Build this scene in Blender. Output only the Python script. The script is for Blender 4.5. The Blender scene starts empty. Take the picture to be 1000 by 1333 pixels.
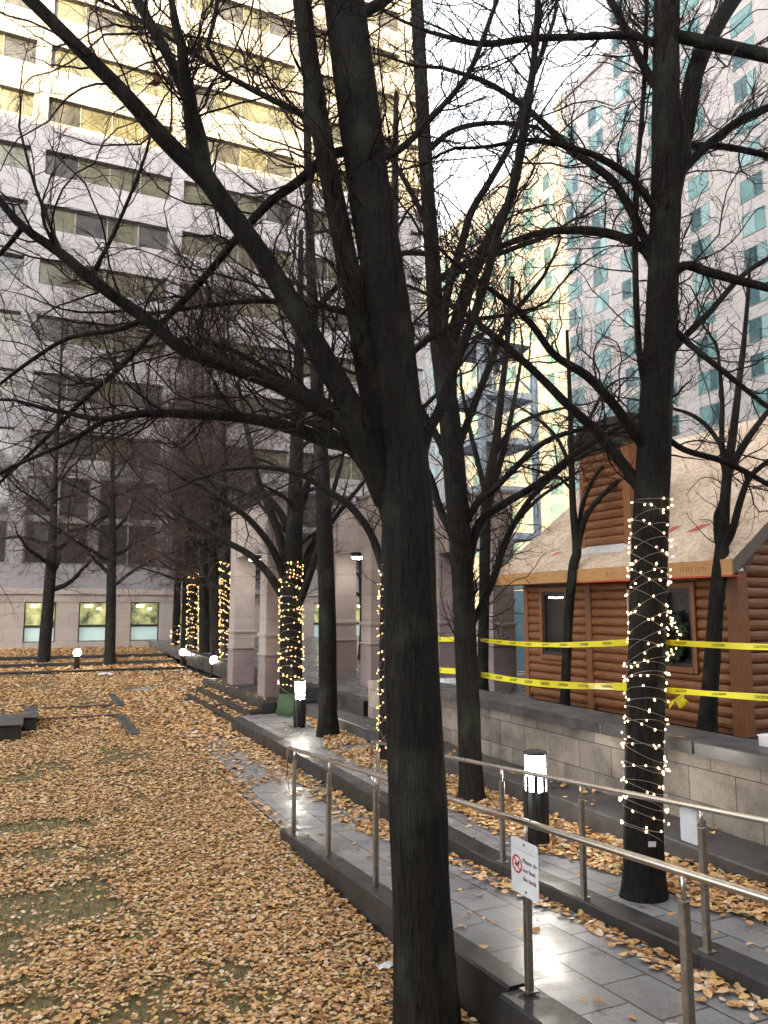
import bpy, math, random
import numpy as np
from mathutils import Vector, Matrix
R = math.radians
random.seed(7)
rng = np.random.default_rng(11)
scene = bpy.context.scene

# ------------------------------------------------------------------ camera, world, sun, exposure
CAM_H = 2.8
YAW = R(24.5)                       # the path and every wall run along the world axes, the camera looks across them
PITCH = math.atan(123.5 / 1000)
cam_data = bpy.data.cameras.new('camera')
cam = bpy.data.objects.new('camera', cam_data)
scene.collection.objects.link(cam)
cam.location = (0, 0, CAM_H)
cam.rotation_euler = (R(90) + PITCH, 0, -YAW)
cam_data.sensor_fit = 'VERTICAL'
cam_data.sensor_height = 36
cam_data.lens = 36 * 1000 / 1333
cam_data.clip_start = 0.05
cam_data.clip_end = 2000
scene.camera = cam

world = bpy.data.worlds.new('World')
scene.world = world
world.use_nodes = True
wn = world.node_tree
wn.nodes.clear()
SUN_EL, SUN_AZ = R(8.0), math.atan2(-0.5, -0.866)
sky = wn.nodes.new('ShaderNodeTexSky')
sky.sky_type = 'NISHITA'
sky.sun_disc = False
sky.sun_elevation = SUN_EL
sky.sun_rotation = SUN_AZ
sky.air_density = 1.0
sky.dust_density = 3.0
hs = wn.nodes.new('ShaderNodeHueSaturation')
hs.inputs['Saturation'].default_value = 0.18
bg = wn.nodes.new('ShaderNodeBackground')
bg.inputs['Strength'].default_value = 0.15
wo = wn.nodes.new('ShaderNodeOutputWorld')
wn.links.new(sky.outputs[0], hs.inputs['Color'])
wn.links.new(hs.outputs[0], bg.inputs[0])
wn.links.new(bg.outputs[0], wo.inputs[0])

sun_data = bpy.data.lights.new('sun', 'SUN')
sun = bpy.data.objects.new('sun', sun_data)
scene.collection.objects.link(sun)
sun_data.energy = 2.7
sun_data.angle = R(0.5)
sun_data.color = (1.0, 0.74, 0.29)
sd = Vector((math.sin(SUN_AZ) * math.cos(SUN_EL), math.cos(SUN_AZ) * math.cos(SUN_EL), math.sin(SUN_EL)))
sun.rotation_euler = sd.to_track_quat('Z', 'Y').to_euler()
sun.location = (0, -10, 60)

scene.view_settings.view_transform = 'Standard'
scene.view_settings.look = 'None'
scene.view_settings.gamma = 1
scene.view_settings.use_curve_mapping = False
scene.view_settings.exposure = 3.4
scene.cycles.use_denoising = True
scene.cycles.sample_clamp_indirect = 4.0
scene.cycles.max_bounces = 6
scene.cycles.caustics_reflective = False
scene.cycles.caustics_refractive = False

# ------------------------------------------------------------------ picture geometry helpers
FX, FY = math.sin(YAW), math.cos(YAW)
def ray(px, py):
    u = (px - 500) / 1000; v = (666.5 - py) / 1000
    fw = math.cos(PITCH) - v * math.sin(PITCH); up = math.sin(PITCH) + v * math.cos(PITCH)
    return u * FY + fw * FX, -u * FX + fw * FY, up, fw
def at(px, py, d):
    """point seen at a photo pixel, d metres ahead of the camera (horizontal); also its lens depth"""
    x, y, z, fw = ray(px, py)
    t = d / fw
    return (x * t, y * t, CAM_H + z * t), t
def onx(px, py, X):
    x, y, z, fw = ray(px, py); t = X / x
    return (X, y * t, CAM_H + z * t)
def ahead(x, y):
    return x * FX + y * FY

# ------------------------------------------------------------------ materials
def new_mat(name):
    m = bpy.data.materials.new(name); m.use_nodes = True
    nt = m.node_tree
    b = nt.nodes['Principled BSDF']
    return m, nt, b
def node(nt, t, **kw):
    n = nt.nodes.new(t)
    for k, v in kw.items():
        if k in n.inputs: n.inputs[k].default_value = v
        else: setattr(n, k, v)
    return n
def ramp(nt, stops, interp='LINEAR'):
    n = nt.nodes.new('ShaderNodeValToRGB'); cr = n.color_ramp; cr.interpolation = interp
    while len(cr.elements) < len(stops): cr.elements.new(0.5)
    for e, (p, c) in zip(cr.elements, stops):
        e.position = p; e.color = (*c, 1) if len(c) == 3 else c
    return n
def coord(nt, kind, scale=(1, 1, 1), rot=(0, 0, 0)):
    if kind == 'world': s = nt.nodes.new('ShaderNodeNewGeometry').outputs['Position']
    else: s = nt.nodes.new('ShaderNodeTexCoord').outputs['Object']
    mp = nt.nodes.new('ShaderNodeMapping'); mp.inputs['Scale'].default_value = scale; mp.inputs['Rotation'].default_value = rot
    nt.links.new(s, mp.inputs['Vector'])
    return mp.outputs[0]
def bump(nt, b, h, strength, dist):
    bp = node(nt, 'ShaderNodeBump', Strength=strength, Distance=dist)
    nt.links.new(h, bp.inputs['Height']); nt.links.new(bp.outputs[0], b.inputs['Normal'])
def noisy(name, c1, c2, scale=4, rough=(0.6, 0.9), kind='world', stretch=(1, 1, 1), bmp=0.15, bdist=0.01, detail=8, metallic=0, lo=0.3, hi=0.7):
    m, nt, b = new_mat(name)
    v = coord(nt, kind, stretch)
    n = node(nt, 'ShaderNodeTexNoise', Scale=scale, Detail=detail, Roughness=0.6)
    nt.links.new(v, n.inputs['Vector'])
    r = ramp(nt, [(lo, c1), (hi, c2)]); nt.links.new(n.outputs['Fac'], r.inputs[0]); nt.links.new(r.outputs[0], b.inputs['Base Color'])
    mr = node(nt, 'ShaderNodeMapRange'); mr.inputs[1].default_value = lo; mr.inputs[2].default_value = hi
    mr.inputs[3].default_value = rough[0]; mr.inputs[4].default_value = rough[1]
    n2 = node(nt, 'ShaderNodeTexNoise', Scale=scale * 0.37, Detail=4); nt.links.new(v, n2.inputs['Vector'])
    nt.links.new(n2.outputs['Fac'], mr.inputs[0]); nt.links.new(mr.outputs[0], b.inputs['Roughness'])
    b.inputs['Metallic'].default_value = metallic
    if bmp:
        n3 = node(nt, 'ShaderNodeTexNoise', Scale=scale * 4, Detail=6); nt.links.new(v, n3.inputs['Vector'])
        bump(nt, b, n3.outputs['Fac'], bmp, bdist)
    return m
def plain(name, c, rough=0.5, metallic=0):
    return noisy(name, tuple(x * 0.88 for x in c), tuple(min(1, x * 1.08) for x in c), 6, (rough * 0.85, min(1, rough * 1.15)), 'object', bmp=0.05, bdist=0.003, metallic=metallic)
def glow(name, c, s):
    m, nt, b = new_mat(name)
    b.inputs['Base Color'].default_value = (*c, 1)
    b.inputs['Emission Color'].default_value = (*c, 1); b.inputs['Emission Strength'].default_value = s
    return m
def blocks(name, c1, c2, mortar, w, h, rot=(0, 0, 0), msize=0.006, rough=(0.7, 0.95), stain=0.4, bias=0.0, kind='world', offset=0.5, bmp=0.4, stain_c=(0.45, 0.42, 0.4), nscale=1.3, gloss=None):
    """coursed stone / paving: brick pattern over two axes picked by the rotation"""
    m, nt, b = new_mat(name)
    v = coord(nt, kind, (1, 1, 1), rot)
    br = node(nt, 'ShaderNodeTexBrick', offset=offset)
    br.inputs['Color1'].default_value = (*c1, 1); br.inputs['Color2'].default_value = (*c2, 1); br.inputs['Mortar'].default_value = (*mortar, 1)
    br.inputs['Scale'].default_value = 1; br.inputs['Brick Width'].default_value = w; br.inputs['Row Height'].default_value = h
    br.inputs['Mortar Size'].default_value = msize; br.inputs['Mortar Smooth'].default_value = 0.2; br.inputs['Bias'].default_value = bias
    nt.links.new(v, br.inputs['Vector'])
    pos = coord(nt, kind)
    n = node(nt, 'ShaderNodeTexNoise', Scale=nscale, Detail=8, Roughness=0.65); nt.links.new(pos, n.inputs['Vector'])
    r = ramp(nt, [(0.32, stain_c), (0.62, (1, 1, 1))]); nt.links.new(n.outputs['Fac'], r.inputs[0])
    mx = node(nt, 'ShaderNodeMix', data_type='RGBA', blend_type='MULTIPLY'); mx.inputs['Factor'].default_value = stain
    nt.links.new(br.outputs['Color'], mx.inputs['A']); nt.links.new(r.outputs[0], mx.inputs['B'])
    n2 = node(nt, 'ShaderNodeTexNoise', Scale=45, Detail=4); nt.links.new(pos, n2.inputs['Vector'])
    r2 = ramp(nt, [(0.3, (0.8, 0.8, 0.8)), (0.7, (1.1, 1.1, 1.1))]); nt.links.new(n2.outputs['Fac'], r2.inputs[0])
    mx2 = node(nt, 'ShaderNodeMix', data_type='RGBA', blend_type='MULTIPLY'); mx2.inputs['Factor'].default_value = 1
    nt.links.new(mx.outputs['Result'], mx2.inputs['A']); nt.links.new(r2.outputs[0], mx2.inputs['B'])
    nt.links.new(mx2.outputs['Result'], b.inputs['Base Color'])
    mr = node(nt, 'ShaderNodeMapRange'); mr.inputs[1].default_value = 0.35; mr.inputs[2].default_value = 0.65
    mr.inputs[3].default_value = rough[0]; mr.inputs[4].default_value = rough[1]
    n4 = node(nt, 'ShaderNodeTexNoise', Scale=gloss or 2.2, Detail=5, Roughness=0.6); nt.links.new(pos, n4.inputs['Vector'])
    nt.links.new(n4.outputs['Fac'], mr.inputs[0]); nt.links.new(mr.outputs[0], b.inputs['Roughness'])
    # relief: joints recessed, fine grain
    ma = node(nt, 'ShaderNodeMath', operation='MULTIPLY_ADD'); ma.inputs[1].default_value = -1.0
    nt.links.new(br.outputs['Fac'], ma.inputs[0])
    sc = node(nt, 'ShaderNodeMath', operation='MULTIPLY'); sc.inputs[1].default_value = 0.35
    nt.links.new(n2.outputs['Fac'], sc.inputs[0]); nt.links.new(sc.outputs[0], ma.inputs[2])
    bump(nt, b, ma.outputs[0], bmp, 0.008)
    return m
def rot_for(plane):
    # mapping rotation so that brick (x,y) = wanted axes
    return {'xy': (0, 0, 0), 'xz': (R(-90), 0, 0), 'yx': (0, 0, R(90)), 'yz': tuple(Matrix(((0, 1, 0), (0, 0, 1), (1, 0, 0))).to_euler('XYZ'))}[plane]

def mat_bark(name, c1, c2, c3):
    m, nt, b = new_mat(name)
    v = coord(nt, 'world', (1, 1, 0.16))
    n = node(nt, 'ShaderNodeTexNoise', Scale=34, Detail=8, Roughness=0.7, Distortion=0.6); nt.links.new(v, n.inputs['Vector'])
    vo = node(nt, 'ShaderNodeTexVoronoi', Scale=48); vo.feature = 'DISTANCE_TO_EDGE'; nt.links.new(v, vo.inputs['Vector'])
    pw = coord(nt, 'world', (1, 1, 0.6))
    n2 = node(nt, 'ShaderNodeTexNoise', Scale=3.5, Detail=6); nt.links.new(pw, n2.inputs['Vector'])
    r = ramp(nt, [(0.3, c1), (0.7, c2)]); nt.links.new(n.outputs['Fac'], r.inputs[0])
    r2 = ramp(nt, [(0.52, (0, 0, 0)), (0.72, (1, 1, 1))]); nt.links.new(n2.outputs['Fac'], r2.inputs[0])
    mx = node(nt, 'ShaderNodeMix', data_type='RGBA'); mx.inputs['B'].default_value = (*c3, 1)
    nt.links.new(r2.outputs[0], mx.inputs['Factor']); nt.links.new(r.outputs[0], mx.inputs['A'])
    nt.links.new(mx.outputs['Result'], b.inputs['Base Color'])
    b.inputs['Roughness'].default_value = 0.8; b.inputs['Specular IOR Level'].default_value = 0.12
    ad = node(nt, 'ShaderNodeMath', operation='MULTIPLY_ADD'); ad.inputs[1].default_value = 1.6
    nt.links.new(vo.outputs['Distance'], ad.inputs[0]); nt.links.new(n.outputs['Fac'], ad.inputs[2])
    bump(nt, b, ad.outputs[0], 0.9, 0.012)
    return m
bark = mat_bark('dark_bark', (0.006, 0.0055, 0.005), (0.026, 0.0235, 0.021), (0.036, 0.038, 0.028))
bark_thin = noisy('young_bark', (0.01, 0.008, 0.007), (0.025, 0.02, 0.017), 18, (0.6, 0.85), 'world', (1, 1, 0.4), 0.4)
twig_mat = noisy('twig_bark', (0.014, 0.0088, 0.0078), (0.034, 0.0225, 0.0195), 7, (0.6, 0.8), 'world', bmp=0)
for _m in (bark_thin, twig_mat): _m.node_tree.nodes['Principled BSDF'].inputs['Specular IOR Level'].default_value = 0.15

limestone = blocks('pink_limestone', (0.45, 0.385, 0.35), (0.40, 0.34, 0.31), (0.24, 0.20, 0.185), 0.9, 0.62, rot_for('yz'), 0.006, stain=0.6, stain_c=(0.62, 0.58, 0.58), bmp=0.25)
limestone_base = blocks('mauve_limestone', (0.33, 0.26, 0.255), (0.29, 0.23, 0.23), (0.18, 0.145, 0.145), 0.9, 0.5, rot_for('yz'), 0.004, stain=0.5, stain_c=(0.5, 0.46, 0.46), bmp=0.25)
wall_stone = blocks('wall_block_stone', (0.36, 0.305, 0.255), (0.21, 0.185, 0.165), (0.08, 0.07, 0.06), 0.62, 0.36, rot_for('yz'), 0.006, stain=0.95, stain_c=(0.25, 0.25, 0.23), bmp=0.45, nscale=1.6)
granite = noisy('dark_wet_granite', (0.010, 0.010, 0.011), (0.033, 0.032, 0.033), 3.5, (0.3, 0.65), bmp=0.25, bdist=0.006)
granite_top = noisy('cap_granite', (0.028, 0.027, 0.028), (0.085, 0.08, 0.08), 3.0, (0.25, 0.6), bmp=0.2, bdist=0.005)
paver = blocks('wet_pavers', (0.30, 0.295, 0.30), (0.20, 0.20, 0.21), (0.045, 0.045, 0.047), 0.55, 0.4, rot_for('yx'), 0.009, (0.22, 0.55), 0.55, stain_c=(0.4, 0.4, 0.42), bmp=0.35)
plaza_paver = blocks('plaza_paving', (0.17, 0.165, 0.172), (0.12, 0.12, 0.128), (0.05, 0.05, 0.052), 0.6, 0.6, rot_for('xy'), 0.008, (0.15, 0.5), 0.5, bmp=0.3)
steel = noisy('brushed_steel', (0.50, 0.47, 0.43), (0.64, 0.61, 0.57), 5, (0.2, 0.36), 'object', bmp=0, metallic=1)
steel_dark = noisy('dull_steel', (0.26, 0.235, 0.21), (0.40, 0.37, 0.33), 30, (0.35, 0.55), 'object', bmp=0.06, bdist=0.002, metallic=1)
black_metal = noisy('black_metal', (0.012, 0.012, 0.013), (0.028, 0.028, 0.03), 12, (0.3, 0.5), 'object', bmp=0.08, bdist=0.003)
lamp_glass = glow('lamp_glass', (1.0, 0.93, 0.80), 9)
log_wood = noisy('stained_logs', (0.13, 0.046, 0.015), (0.28, 0.108, 0.036), 5, (0.38, 0.6), 'world', (1.2, 1.2, 9), 0.2, 0.004)
trim_wood = noisy('stained_trim', (0.16, 0.058, 0.02), (0.27, 0.108, 0.038), 6, (0.4, 0.6), 'world', (8, 8, 1), 0.15, 0.003)
fascia_wood = noisy('new_lumber', (0.40, 0.20, 0.07), (0.54, 0.29, 0.115), 5, (0.55, 0.75), 'world', (6, 1.0, 6), 0.15, 0.003)
dark_glass = noisy('dark_glass', (0.012, 0.013, 0.014), (0.02, 0.021, 0.022), 2, (0.04, 0.08), bmp=0)
frame_dark = plain('dark_frame', (0.035, 0.025, 0.018), 0.45)
shingle = blocks('dark_shingles', (0.07, 0.058, 0.05), (0.045, 0.038, 0.034), (0.015, 0.013, 0.012), 0.25, 0.1, rot_for('yz'), 0.008, stain=0.4, bmp=0.6)
white_plastic = plain('white_plastic', (0.72, 0.73, 0.74), 0.4)
grey_paint = plain('grey_paint', (0.28, 0.30, 0.31), 0.5)
green_paint = plain('green_fence_paint', (0.03, 0.07, 0.05), 0.5)
blue_paint = plain('blue_grey_steel_paint', (0.34, 0.40, 0.46), 0.45)
blue_panel = plain('pale_blue_panel', (0.24, 0.38, 0.46), 0.3)
tape_mat = plain('yellow_tape', (0.78, 0.70, 0.03), 0.35)
ink = plain('black_ink', (0.02, 0.02, 0.02), 0.6)
faint_ink = plain('grey_ink', (0.33, 0.34, 0.36), 0.6)
red_ink = plain('red_ink', (0.55, 0.03, 0.03), 0.5)
red_edge = plain('red_flashing', (0.5, 0.06, 0.03), 0.5)
sign_white = plain('sign_white', (0.70, 0.71, 0.74), 0.35)
rubber = plain('black_rubber', (0.015, 0.015, 0.016), 0.5)
paper = plain('white_paper', (0.7, 0.7, 0.7), 0.8)
wire_mat = plain('grey_wire', (0.26, 0.245, 0.235), 0.45)
bulb_mat = glow('warm_bulb', (1.0, 0.62, 0.30), 1.3)
bulb_far_mat = glow('warm_bulb_far', (1.0, 0.52, 0.19), 0.42)
wreath_green = noisy('fir_green', (0.012, 0.03, 0.014), (0.03, 0.06, 0.025), 20, (0.6, 0.8), bmp=0)

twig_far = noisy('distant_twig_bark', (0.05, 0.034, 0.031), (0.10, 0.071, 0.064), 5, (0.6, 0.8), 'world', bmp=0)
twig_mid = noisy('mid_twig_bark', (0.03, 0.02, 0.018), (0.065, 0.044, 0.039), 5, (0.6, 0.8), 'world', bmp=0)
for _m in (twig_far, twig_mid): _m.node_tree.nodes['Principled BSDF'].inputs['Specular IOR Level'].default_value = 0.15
def mat_osb():
    m, nt, b = new_mat('strand_board')
    v = coord(nt, 'world', (1, 1, 1))
    vo = node(nt, 'ShaderNodeTexVoronoi', Scale=16); nt.links.new(v, vo.inputs['Vector'])
    r = ramp(nt, [(0.0, (0.50, 0.365, 0.25)), (0.5, (0.62, 0.475, 0.345)), (1.0, (0.69, 0.56, 0.43))])
    sp = nt.nodes.new('ShaderNodeSeparateColor'); nt.links.new(vo.outputs['Color'], sp.inputs[0]); nt.links.new(sp.outputs[0], r.inputs[0])
    n = node(nt, 'ShaderNodeTexNoise', Scale=1.1, Detail=6); nt.links.new(v, n.inputs['Vector'])
    r2 = ramp(nt, [(0.35, (0.75, 0.72, 0.70)), (0.65, (1, 1, 1))]); nt.links.new(n.outputs['Fac'], r2.inputs[0])
    mx = node(nt, 'ShaderNodeMix', data_type='RGBA', blend_type='MULTIPLY'); mx.inputs['Factor'].default_value = 1
    nt.links.new(r.outputs[0], mx.inputs['A']); nt.links.new(r2.outputs[0], mx.inputs['B'])
    nt.links.new(mx.outputs['Result'], b.inputs['Base Color']); b.inputs['Roughness'].default_value = 0.75
    bump(nt, b, sp.outputs[0], 0.15, 0.003)
    return m
osb = mat_osb()

def mat_leaves(name, stops, trans=0.0):
    m, nt, b = new_mat(name)
    g = nt.nodes.new('ShaderNodeNewGeometry')
    r = ramp(nt, stops); nt.links.new(g.outputs['Random Per Island'], r.inputs[0])
    v = coord(nt, 'world')
    n = node(nt, 'ShaderNodeTexNoise', Scale=60, Detail=3); nt.links.new(v, n.inputs['Vector'])
    r2 = ramp(nt, [(0.3, (0.72, 0.68, 0.62)), (0.65, (1.05, 1.05, 1.05))]); nt.links.new(n.outputs['Fac'], r2.inputs[0])
    mx = node(nt, 'ShaderNodeMix', data_type='RGBA', blend_type='MULTIPLY'); mx.inputs['Factor'].default_value = 1
    nt.links.new(r.outputs[0], mx.inputs['A']); nt.links.new(r2.outputs[0], mx.inputs['B'])
    nt.links.new(mx.outputs['Result'], b.inputs['Base Color']); b.inputs['Roughness'].default_value = 0.55
    return m
leaf_mat = mat_leaves('fallen_leaf', [(0.0, (0.20, 0.085, 0.035)), (0.08, (0.42, 0.20, 0.08)), (0.4, (0.58, 0.325, 0.135)), (0.6, (0.66, 0.405, 0.17)), (0.70, (0.62, 0.42, 0.13)), (0.80, (0.66, 0.46, 0.28)), (0.96, (0.72, 0.57, 0.42)), (1.0, (0.36, 0.36, 0.10))])
brown_leaf = mat_leaves('brown_hanging_leaf', [(0.0, (0.10, 0.04, 0.02)), (1.0, (0.26, 0.11, 0.05))])
grass_mat = mat_leaves('grass_blade', [(0.0, (0.05, 0.075, 0.02)), (0.6, (0.10, 0.14, 0.04)), (1.0, (0.20, 0.20, 0.08))])

def mat_lawn():
    m, nt, b = new_mat('leaf_strewn_lawn')
    v = coord(nt, 'world')
    vo = node(nt, 'ShaderNodeTexVoronoi', Scale=17); nt.links.new(v, vo.inputs['Vector'])
    sp = nt.nodes.new('ShaderNodeSeparateColor'); nt.links.new(vo.outputs['Color'], sp.inputs[0])
    r = ramp(nt, [(0.0, (0.16, 0.075, 0.025)), (0.4, (0.40, 0.21, 0.065)), (0.75, (0.52, 0.30, 0.10)), (1.0, (0.55, 0.38, 0.2))])
    nt.links.new(sp.outputs[0], r.inputs[0])
    n = node(nt, 'ShaderNodeTexNoise', Scale=0.9, Detail=7, Roughness=0.65); nt.links.new(v, n.inputs['Vector'])
    r2 = ramp(nt, [(0.50, (0, 0, 0)), (0.60, (1, 1, 1))]); nt.links.new(n.outputs['Fac'], r2.inputs[0])
    mx = node(nt, 'ShaderNodeMix', data_type='RGBA'); mx.inputs['B'].default_value = (0.085, 0.09, 0.045, 1)
    nt.links.new(r2.outputs[0], mx.inputs['Factor']); nt.links.new(r.outputs[0], mx.inputs['A'])
    nt.links.new(mx.outputs['Result'], b.inputs['Base Color']); b.inputs['Roughness'].default_value = 0.8
    bump(nt, b, vo.outputs['Distance'], 0.5, 0.03)
    return m
lawn_mat = mat_lawn()
facade_white = noisy('pale_precast', (0.25, 0.235, 0.245), (0.31, 0.295, 0.30), 0.8, (0.6, 0.85), bmp=0.05)
facade_white = blocks('pale_precast_panels', (0.255, 0.242, 0.25), (0.235, 0.222, 0.23), (0.15, 0.14, 0.145), 2.14, 1.2, rot_for('xz'), 0.012, stain=0.35, stain_c=(0.7, 0.68, 0.68), bmp=0.1, nscale=0.35)
facade_stone = blocks('facade_limestone', (0.40, 0.345, 0.31), (0.36, 0.31, 0.285), (0.22, 0.19, 0.18), 1.4, 0.8, rot_for('xz'), 0.008, stain=0.3, stain_c=(0.6, 0.57, 0.55), bmp=0.2)
tower_pink = blocks('pink_precast', (0.36, 0.335, 0.33), (0.335, 0.31, 0.305), (0.22, 0.20, 0.195), 3.4, 1.43, rot_for('yz'), 0.02, stain=0.2, stain_c=(0.75, 0.72, 0.72), bmp=0.15)
def mat_glass(name, c1, c2, rough=0.08, scale=0.5):
    return noisy(name, c1, c2, scale, (rough, rough * 1.6), bmp=0)
olive_glass = mat_glass('olive_glass', (0.05, 0.05, 0.036), (0.125, 0.12, 0.085))
black_glass = mat_glass('black_glass', (0.03, 0.03, 0.032), (0.068, 0.066, 0.064), 0.08, 1.1)
teal_glass = mat_glass('teal_glass', (0.08, 0.16, 0.165), (0.15, 0.25, 0.25), 0.12, 0.3)
pale_teal = mat_glass('pale_teal_glass', (0.17, 0.27, 0.28), (0.25, 0.34, 0.34), 0.12, 0.6)
dark_teal = mat_glass('dark_teal_glass', (0.03, 0.065, 0.075), (0.07, 0.12, 0.13), 0.1, 0.6)
lit_pane = noisy('lit_room', (0.02, 0.035, 0.015), (0.30, 0.29, 0.13), 1.5, (0.3, 0.4), bmp=0, lo=0.38, hi=0.62)
_b = lit_pane.node_tree.nodes['Principled BSDF']
lit_pane.node_tree.links.new(_b.inputs['Base Color'].links[0].from_socket, _b.inputs['Emission Color']); _b.inputs['Emission Strength'].default_value = 0.16
frost_pane = noisy('frosted_pane', (0.33, 0.46, 0.44), (0.42, 0.53, 0.50), 1.2, (0.3, 0.4), bmp=0)
_b = frost_pane.node_tree.nodes['Principled BSDF']
frost_pane.node_tree.links.new(_b.inputs['Base Color'].links[0].from_socket, _b.inputs['Emission Color']); _b.inputs['Emission Strength'].default_value = 0.05
lamp_streak_glow = glow('lamp_streak_glow', (1.0, 0.95, 0.78), 3)  # ceiling lamps, and the reflection streak in the cabin window
soffit_lamp = glow('soffit_lamp', (1.0, 0.93, 0.84), 6)

# ------------------------------------------------------------------ mesh building
WORLD_LOC = {}
def link(o, parent=None):
    scene.collection.objects.link(o)
    if parent is not None: o.parent = parent
    return o
def root(name, loc, label, cat, group=None, kind=None):
    o = bpy.data.objects.new(name, None); o.empty_display_size = 0.2
    o.location = loc; link(o)
    WORLD_LOC[o.name] = np.array(loc, float)
    tag(o, label, cat, group, kind)
    return o
def tag(o, label=None, cat=None, group=None, kind=None):
    if label: o['label'] = label
    if cat: o['category'] = cat
    if group: o['group'] = group
    if kind: o['kind'] = kind
    return o
def wloc(o):
    return WORLD_LOC.get(o.name, np.zeros(3)) if o is not None else np.zeros(3)
class MB:
    def __init__(self): self.v = []; self.f = []; self.mi = []; self.sm = []
    def add(self, vs, fs, mi=0, sm=False):
        k = len(self.v); self.v.extend([tuple(map(float, p)) for p in vs])
        for f in fs: self.f.append(tuple(i + k for i in f)); self.mi.append(mi); self.sm.append(sm)
    def box(self, x0, x1, y0, y1, z0, z1, mi=0, c=0.0):
        if c <= 0:
            vs = [(x0, y0, z0), (x1, y0, z0), (x1, y1, z0), (x0, y1, z0), (x0, y0, z1), (x1, y0, z1), (x1, y1, z1), (x0, y1, z1)]
            self.add(vs, [(0, 3, 2, 1), (4, 5, 6, 7), (0, 1, 5, 4), (1, 2, 6, 5), (2, 3, 7, 6), (3, 0, 4, 7)], mi)
        else:   # chamfered top and vertical edges
            def ring(a, z): return [(x0 + a, y0, z), (x1 - a, y0, z), (x1, y0 + a, z), (x1, y1 - a, z), (x1 - a, y1, z), (x0 + a, y1, z), (x0, y1 - a, z), (x0, y0 + a, z)]
            def inner(a, z): return [(x0 + 2 * a, y0 + a, z), (x1 - 2 * a, y0 + a, z), (x1 - a, y0 + 2 * a, z), (x1 - a, y1 - 2 * a, z), (x1 - 2 * a, y1 - a, z), (x0 + 2 * a, y1 - a, z), (x0 + a, y1 - 2 * a, z), (x0 + a, y0 + 2 * a, z)]
            vs = ring(c, z0) + ring(c, z1 - c) + inner(c, z1)
            fs = [tuple(range(7, -1, -1)), tuple(range(16, 24))]
            for r in (0, 8):
                for i in range(8): fs.append((r + i, r + (i + 1) % 8, r + 8 + (i + 1) % 8, r + 8 + i))
            self.add(vs, fs, mi)
    def obox(self, c, ax, hx, hy, hz, mi=0):
        """box with its own axes: ax = 3 unit vectors"""
        vs = []
        for sz in (-1, 1):
            for sx, sy in ((-1, -1), (1, -1), (1, 1), (-1, 1)):
                vs.append([c[k] + ax[0][k] * hx * sx + ax[1][k] * hy * sy + ax[2][k] * hz * sz for k in range(3)])
        self.add(vs, [(0, 3, 2, 1), (4, 5, 6, 7), (0, 1, 5, 4), (1, 2, 6, 5), (2, 3, 7, 6), (3, 0, 4, 7)], mi)
    def lathe(self, cx, cy, prof, n=20, mi=0, sm=True, cap=True):
        vs = []
        for r, z in prof:
            for i in range(n):
                a = 2 * math.pi * i / n
                vs.append((cx + r * math.cos(a), cy + r * math.sin(a), z))
        fs = []
        for j in range(len(prof) - 1):
            for i in range(n):
                fs.append((j * n + i, j * n + (i + 1) % n, (j + 1) * n + (i + 1) % n, (j + 1) * n + i))
        self.add(vs, fs, mi, sm)
        if cap:
            k = len(self.v) - len(vs)
            self.f.append(tuple(k + i for i in range(n - 1, -1, -1))); self.mi.append(mi); self.sm.append(False)
            self.f.append(tuple(k + (len(prof) - 1) * n + i for i in range(n))); self.mi.append(mi); self.sm.append(False)
    def tube(self, pts, rad, n=10, mi=0, cap=True):
        V, F = tube_arrays(np.array(pts, float)[None], np.broadcast_to(np.array(rad, float), (len(pts),))[None].copy(), n)
        self.add(V, [tuple(f) for f in F], mi, True)
        if cap:
            k = len(self.v) - len(V); m = len(pts)
            self.f.append(tuple(k + i for i in range(n - 1, -1, -1))); self.mi.append(mi); self.sm.append(False)
            self.f.append(tuple(k + (m - 1) * n + i for i in range(n))); self.mi.append(mi); self.sm.append(False)
    def prism(self, poly, axis, a0, a1, mi=0):
        """polygon in the other two axes pulled along axis ('x','y','z')"""
        def P(u, v, a):
            return {'x': (a, u, v), 'y': (u, a, v), 'z': (u, v, a)}[axis]
        n = len(poly)
        vs = [P(u, v, a0) for u, v in poly] + [P(u, v, a1) for u, v in poly]
        fs = [tuple(range(n - 1, -1, -1)), tuple(range(n, 2 * n))] + [(i, (i + 1) % n, n + (i + 1) % n, n + i) for i in range(n)]
        self.add(vs, fs, mi)
    def build(self, name, mats, parent=None, label=None, cat=None, group=None, kind=None, origin=None, normals=True):
        if not isinstance(mats, (list, tuple)): mats = [mats]
        off = np.array(origin, float) if origin is not None else wloc(parent)
        me = bpy.data.meshes.new(name)
        me.from_pydata((np.array(self.v) - off).tolist(), [], self.f)
        for m in mats: me.materials.append(m)
        me.polygons.foreach_set('material_index', self.mi)
        me.polygons.foreach_set('use_smooth', self.sm)
        if normals:
            import bmesh
            bm = bmesh.new(); bm.from_mesh(me); bmesh.ops.recalc_face_normals(bm, faces=bm.faces); bm.to_mesh(me); bm.free()
        o = bpy.data.objects.new(name, me)
        link(o, parent)
        WORLD_LOC[o.name] = off.copy()
        if origin is not None and parent is None: o.location = origin
        elif parent is not None:
            o.location = tuple(off - wloc(parent))
        tag(o, label, cat, group, kind)
        return o
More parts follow.
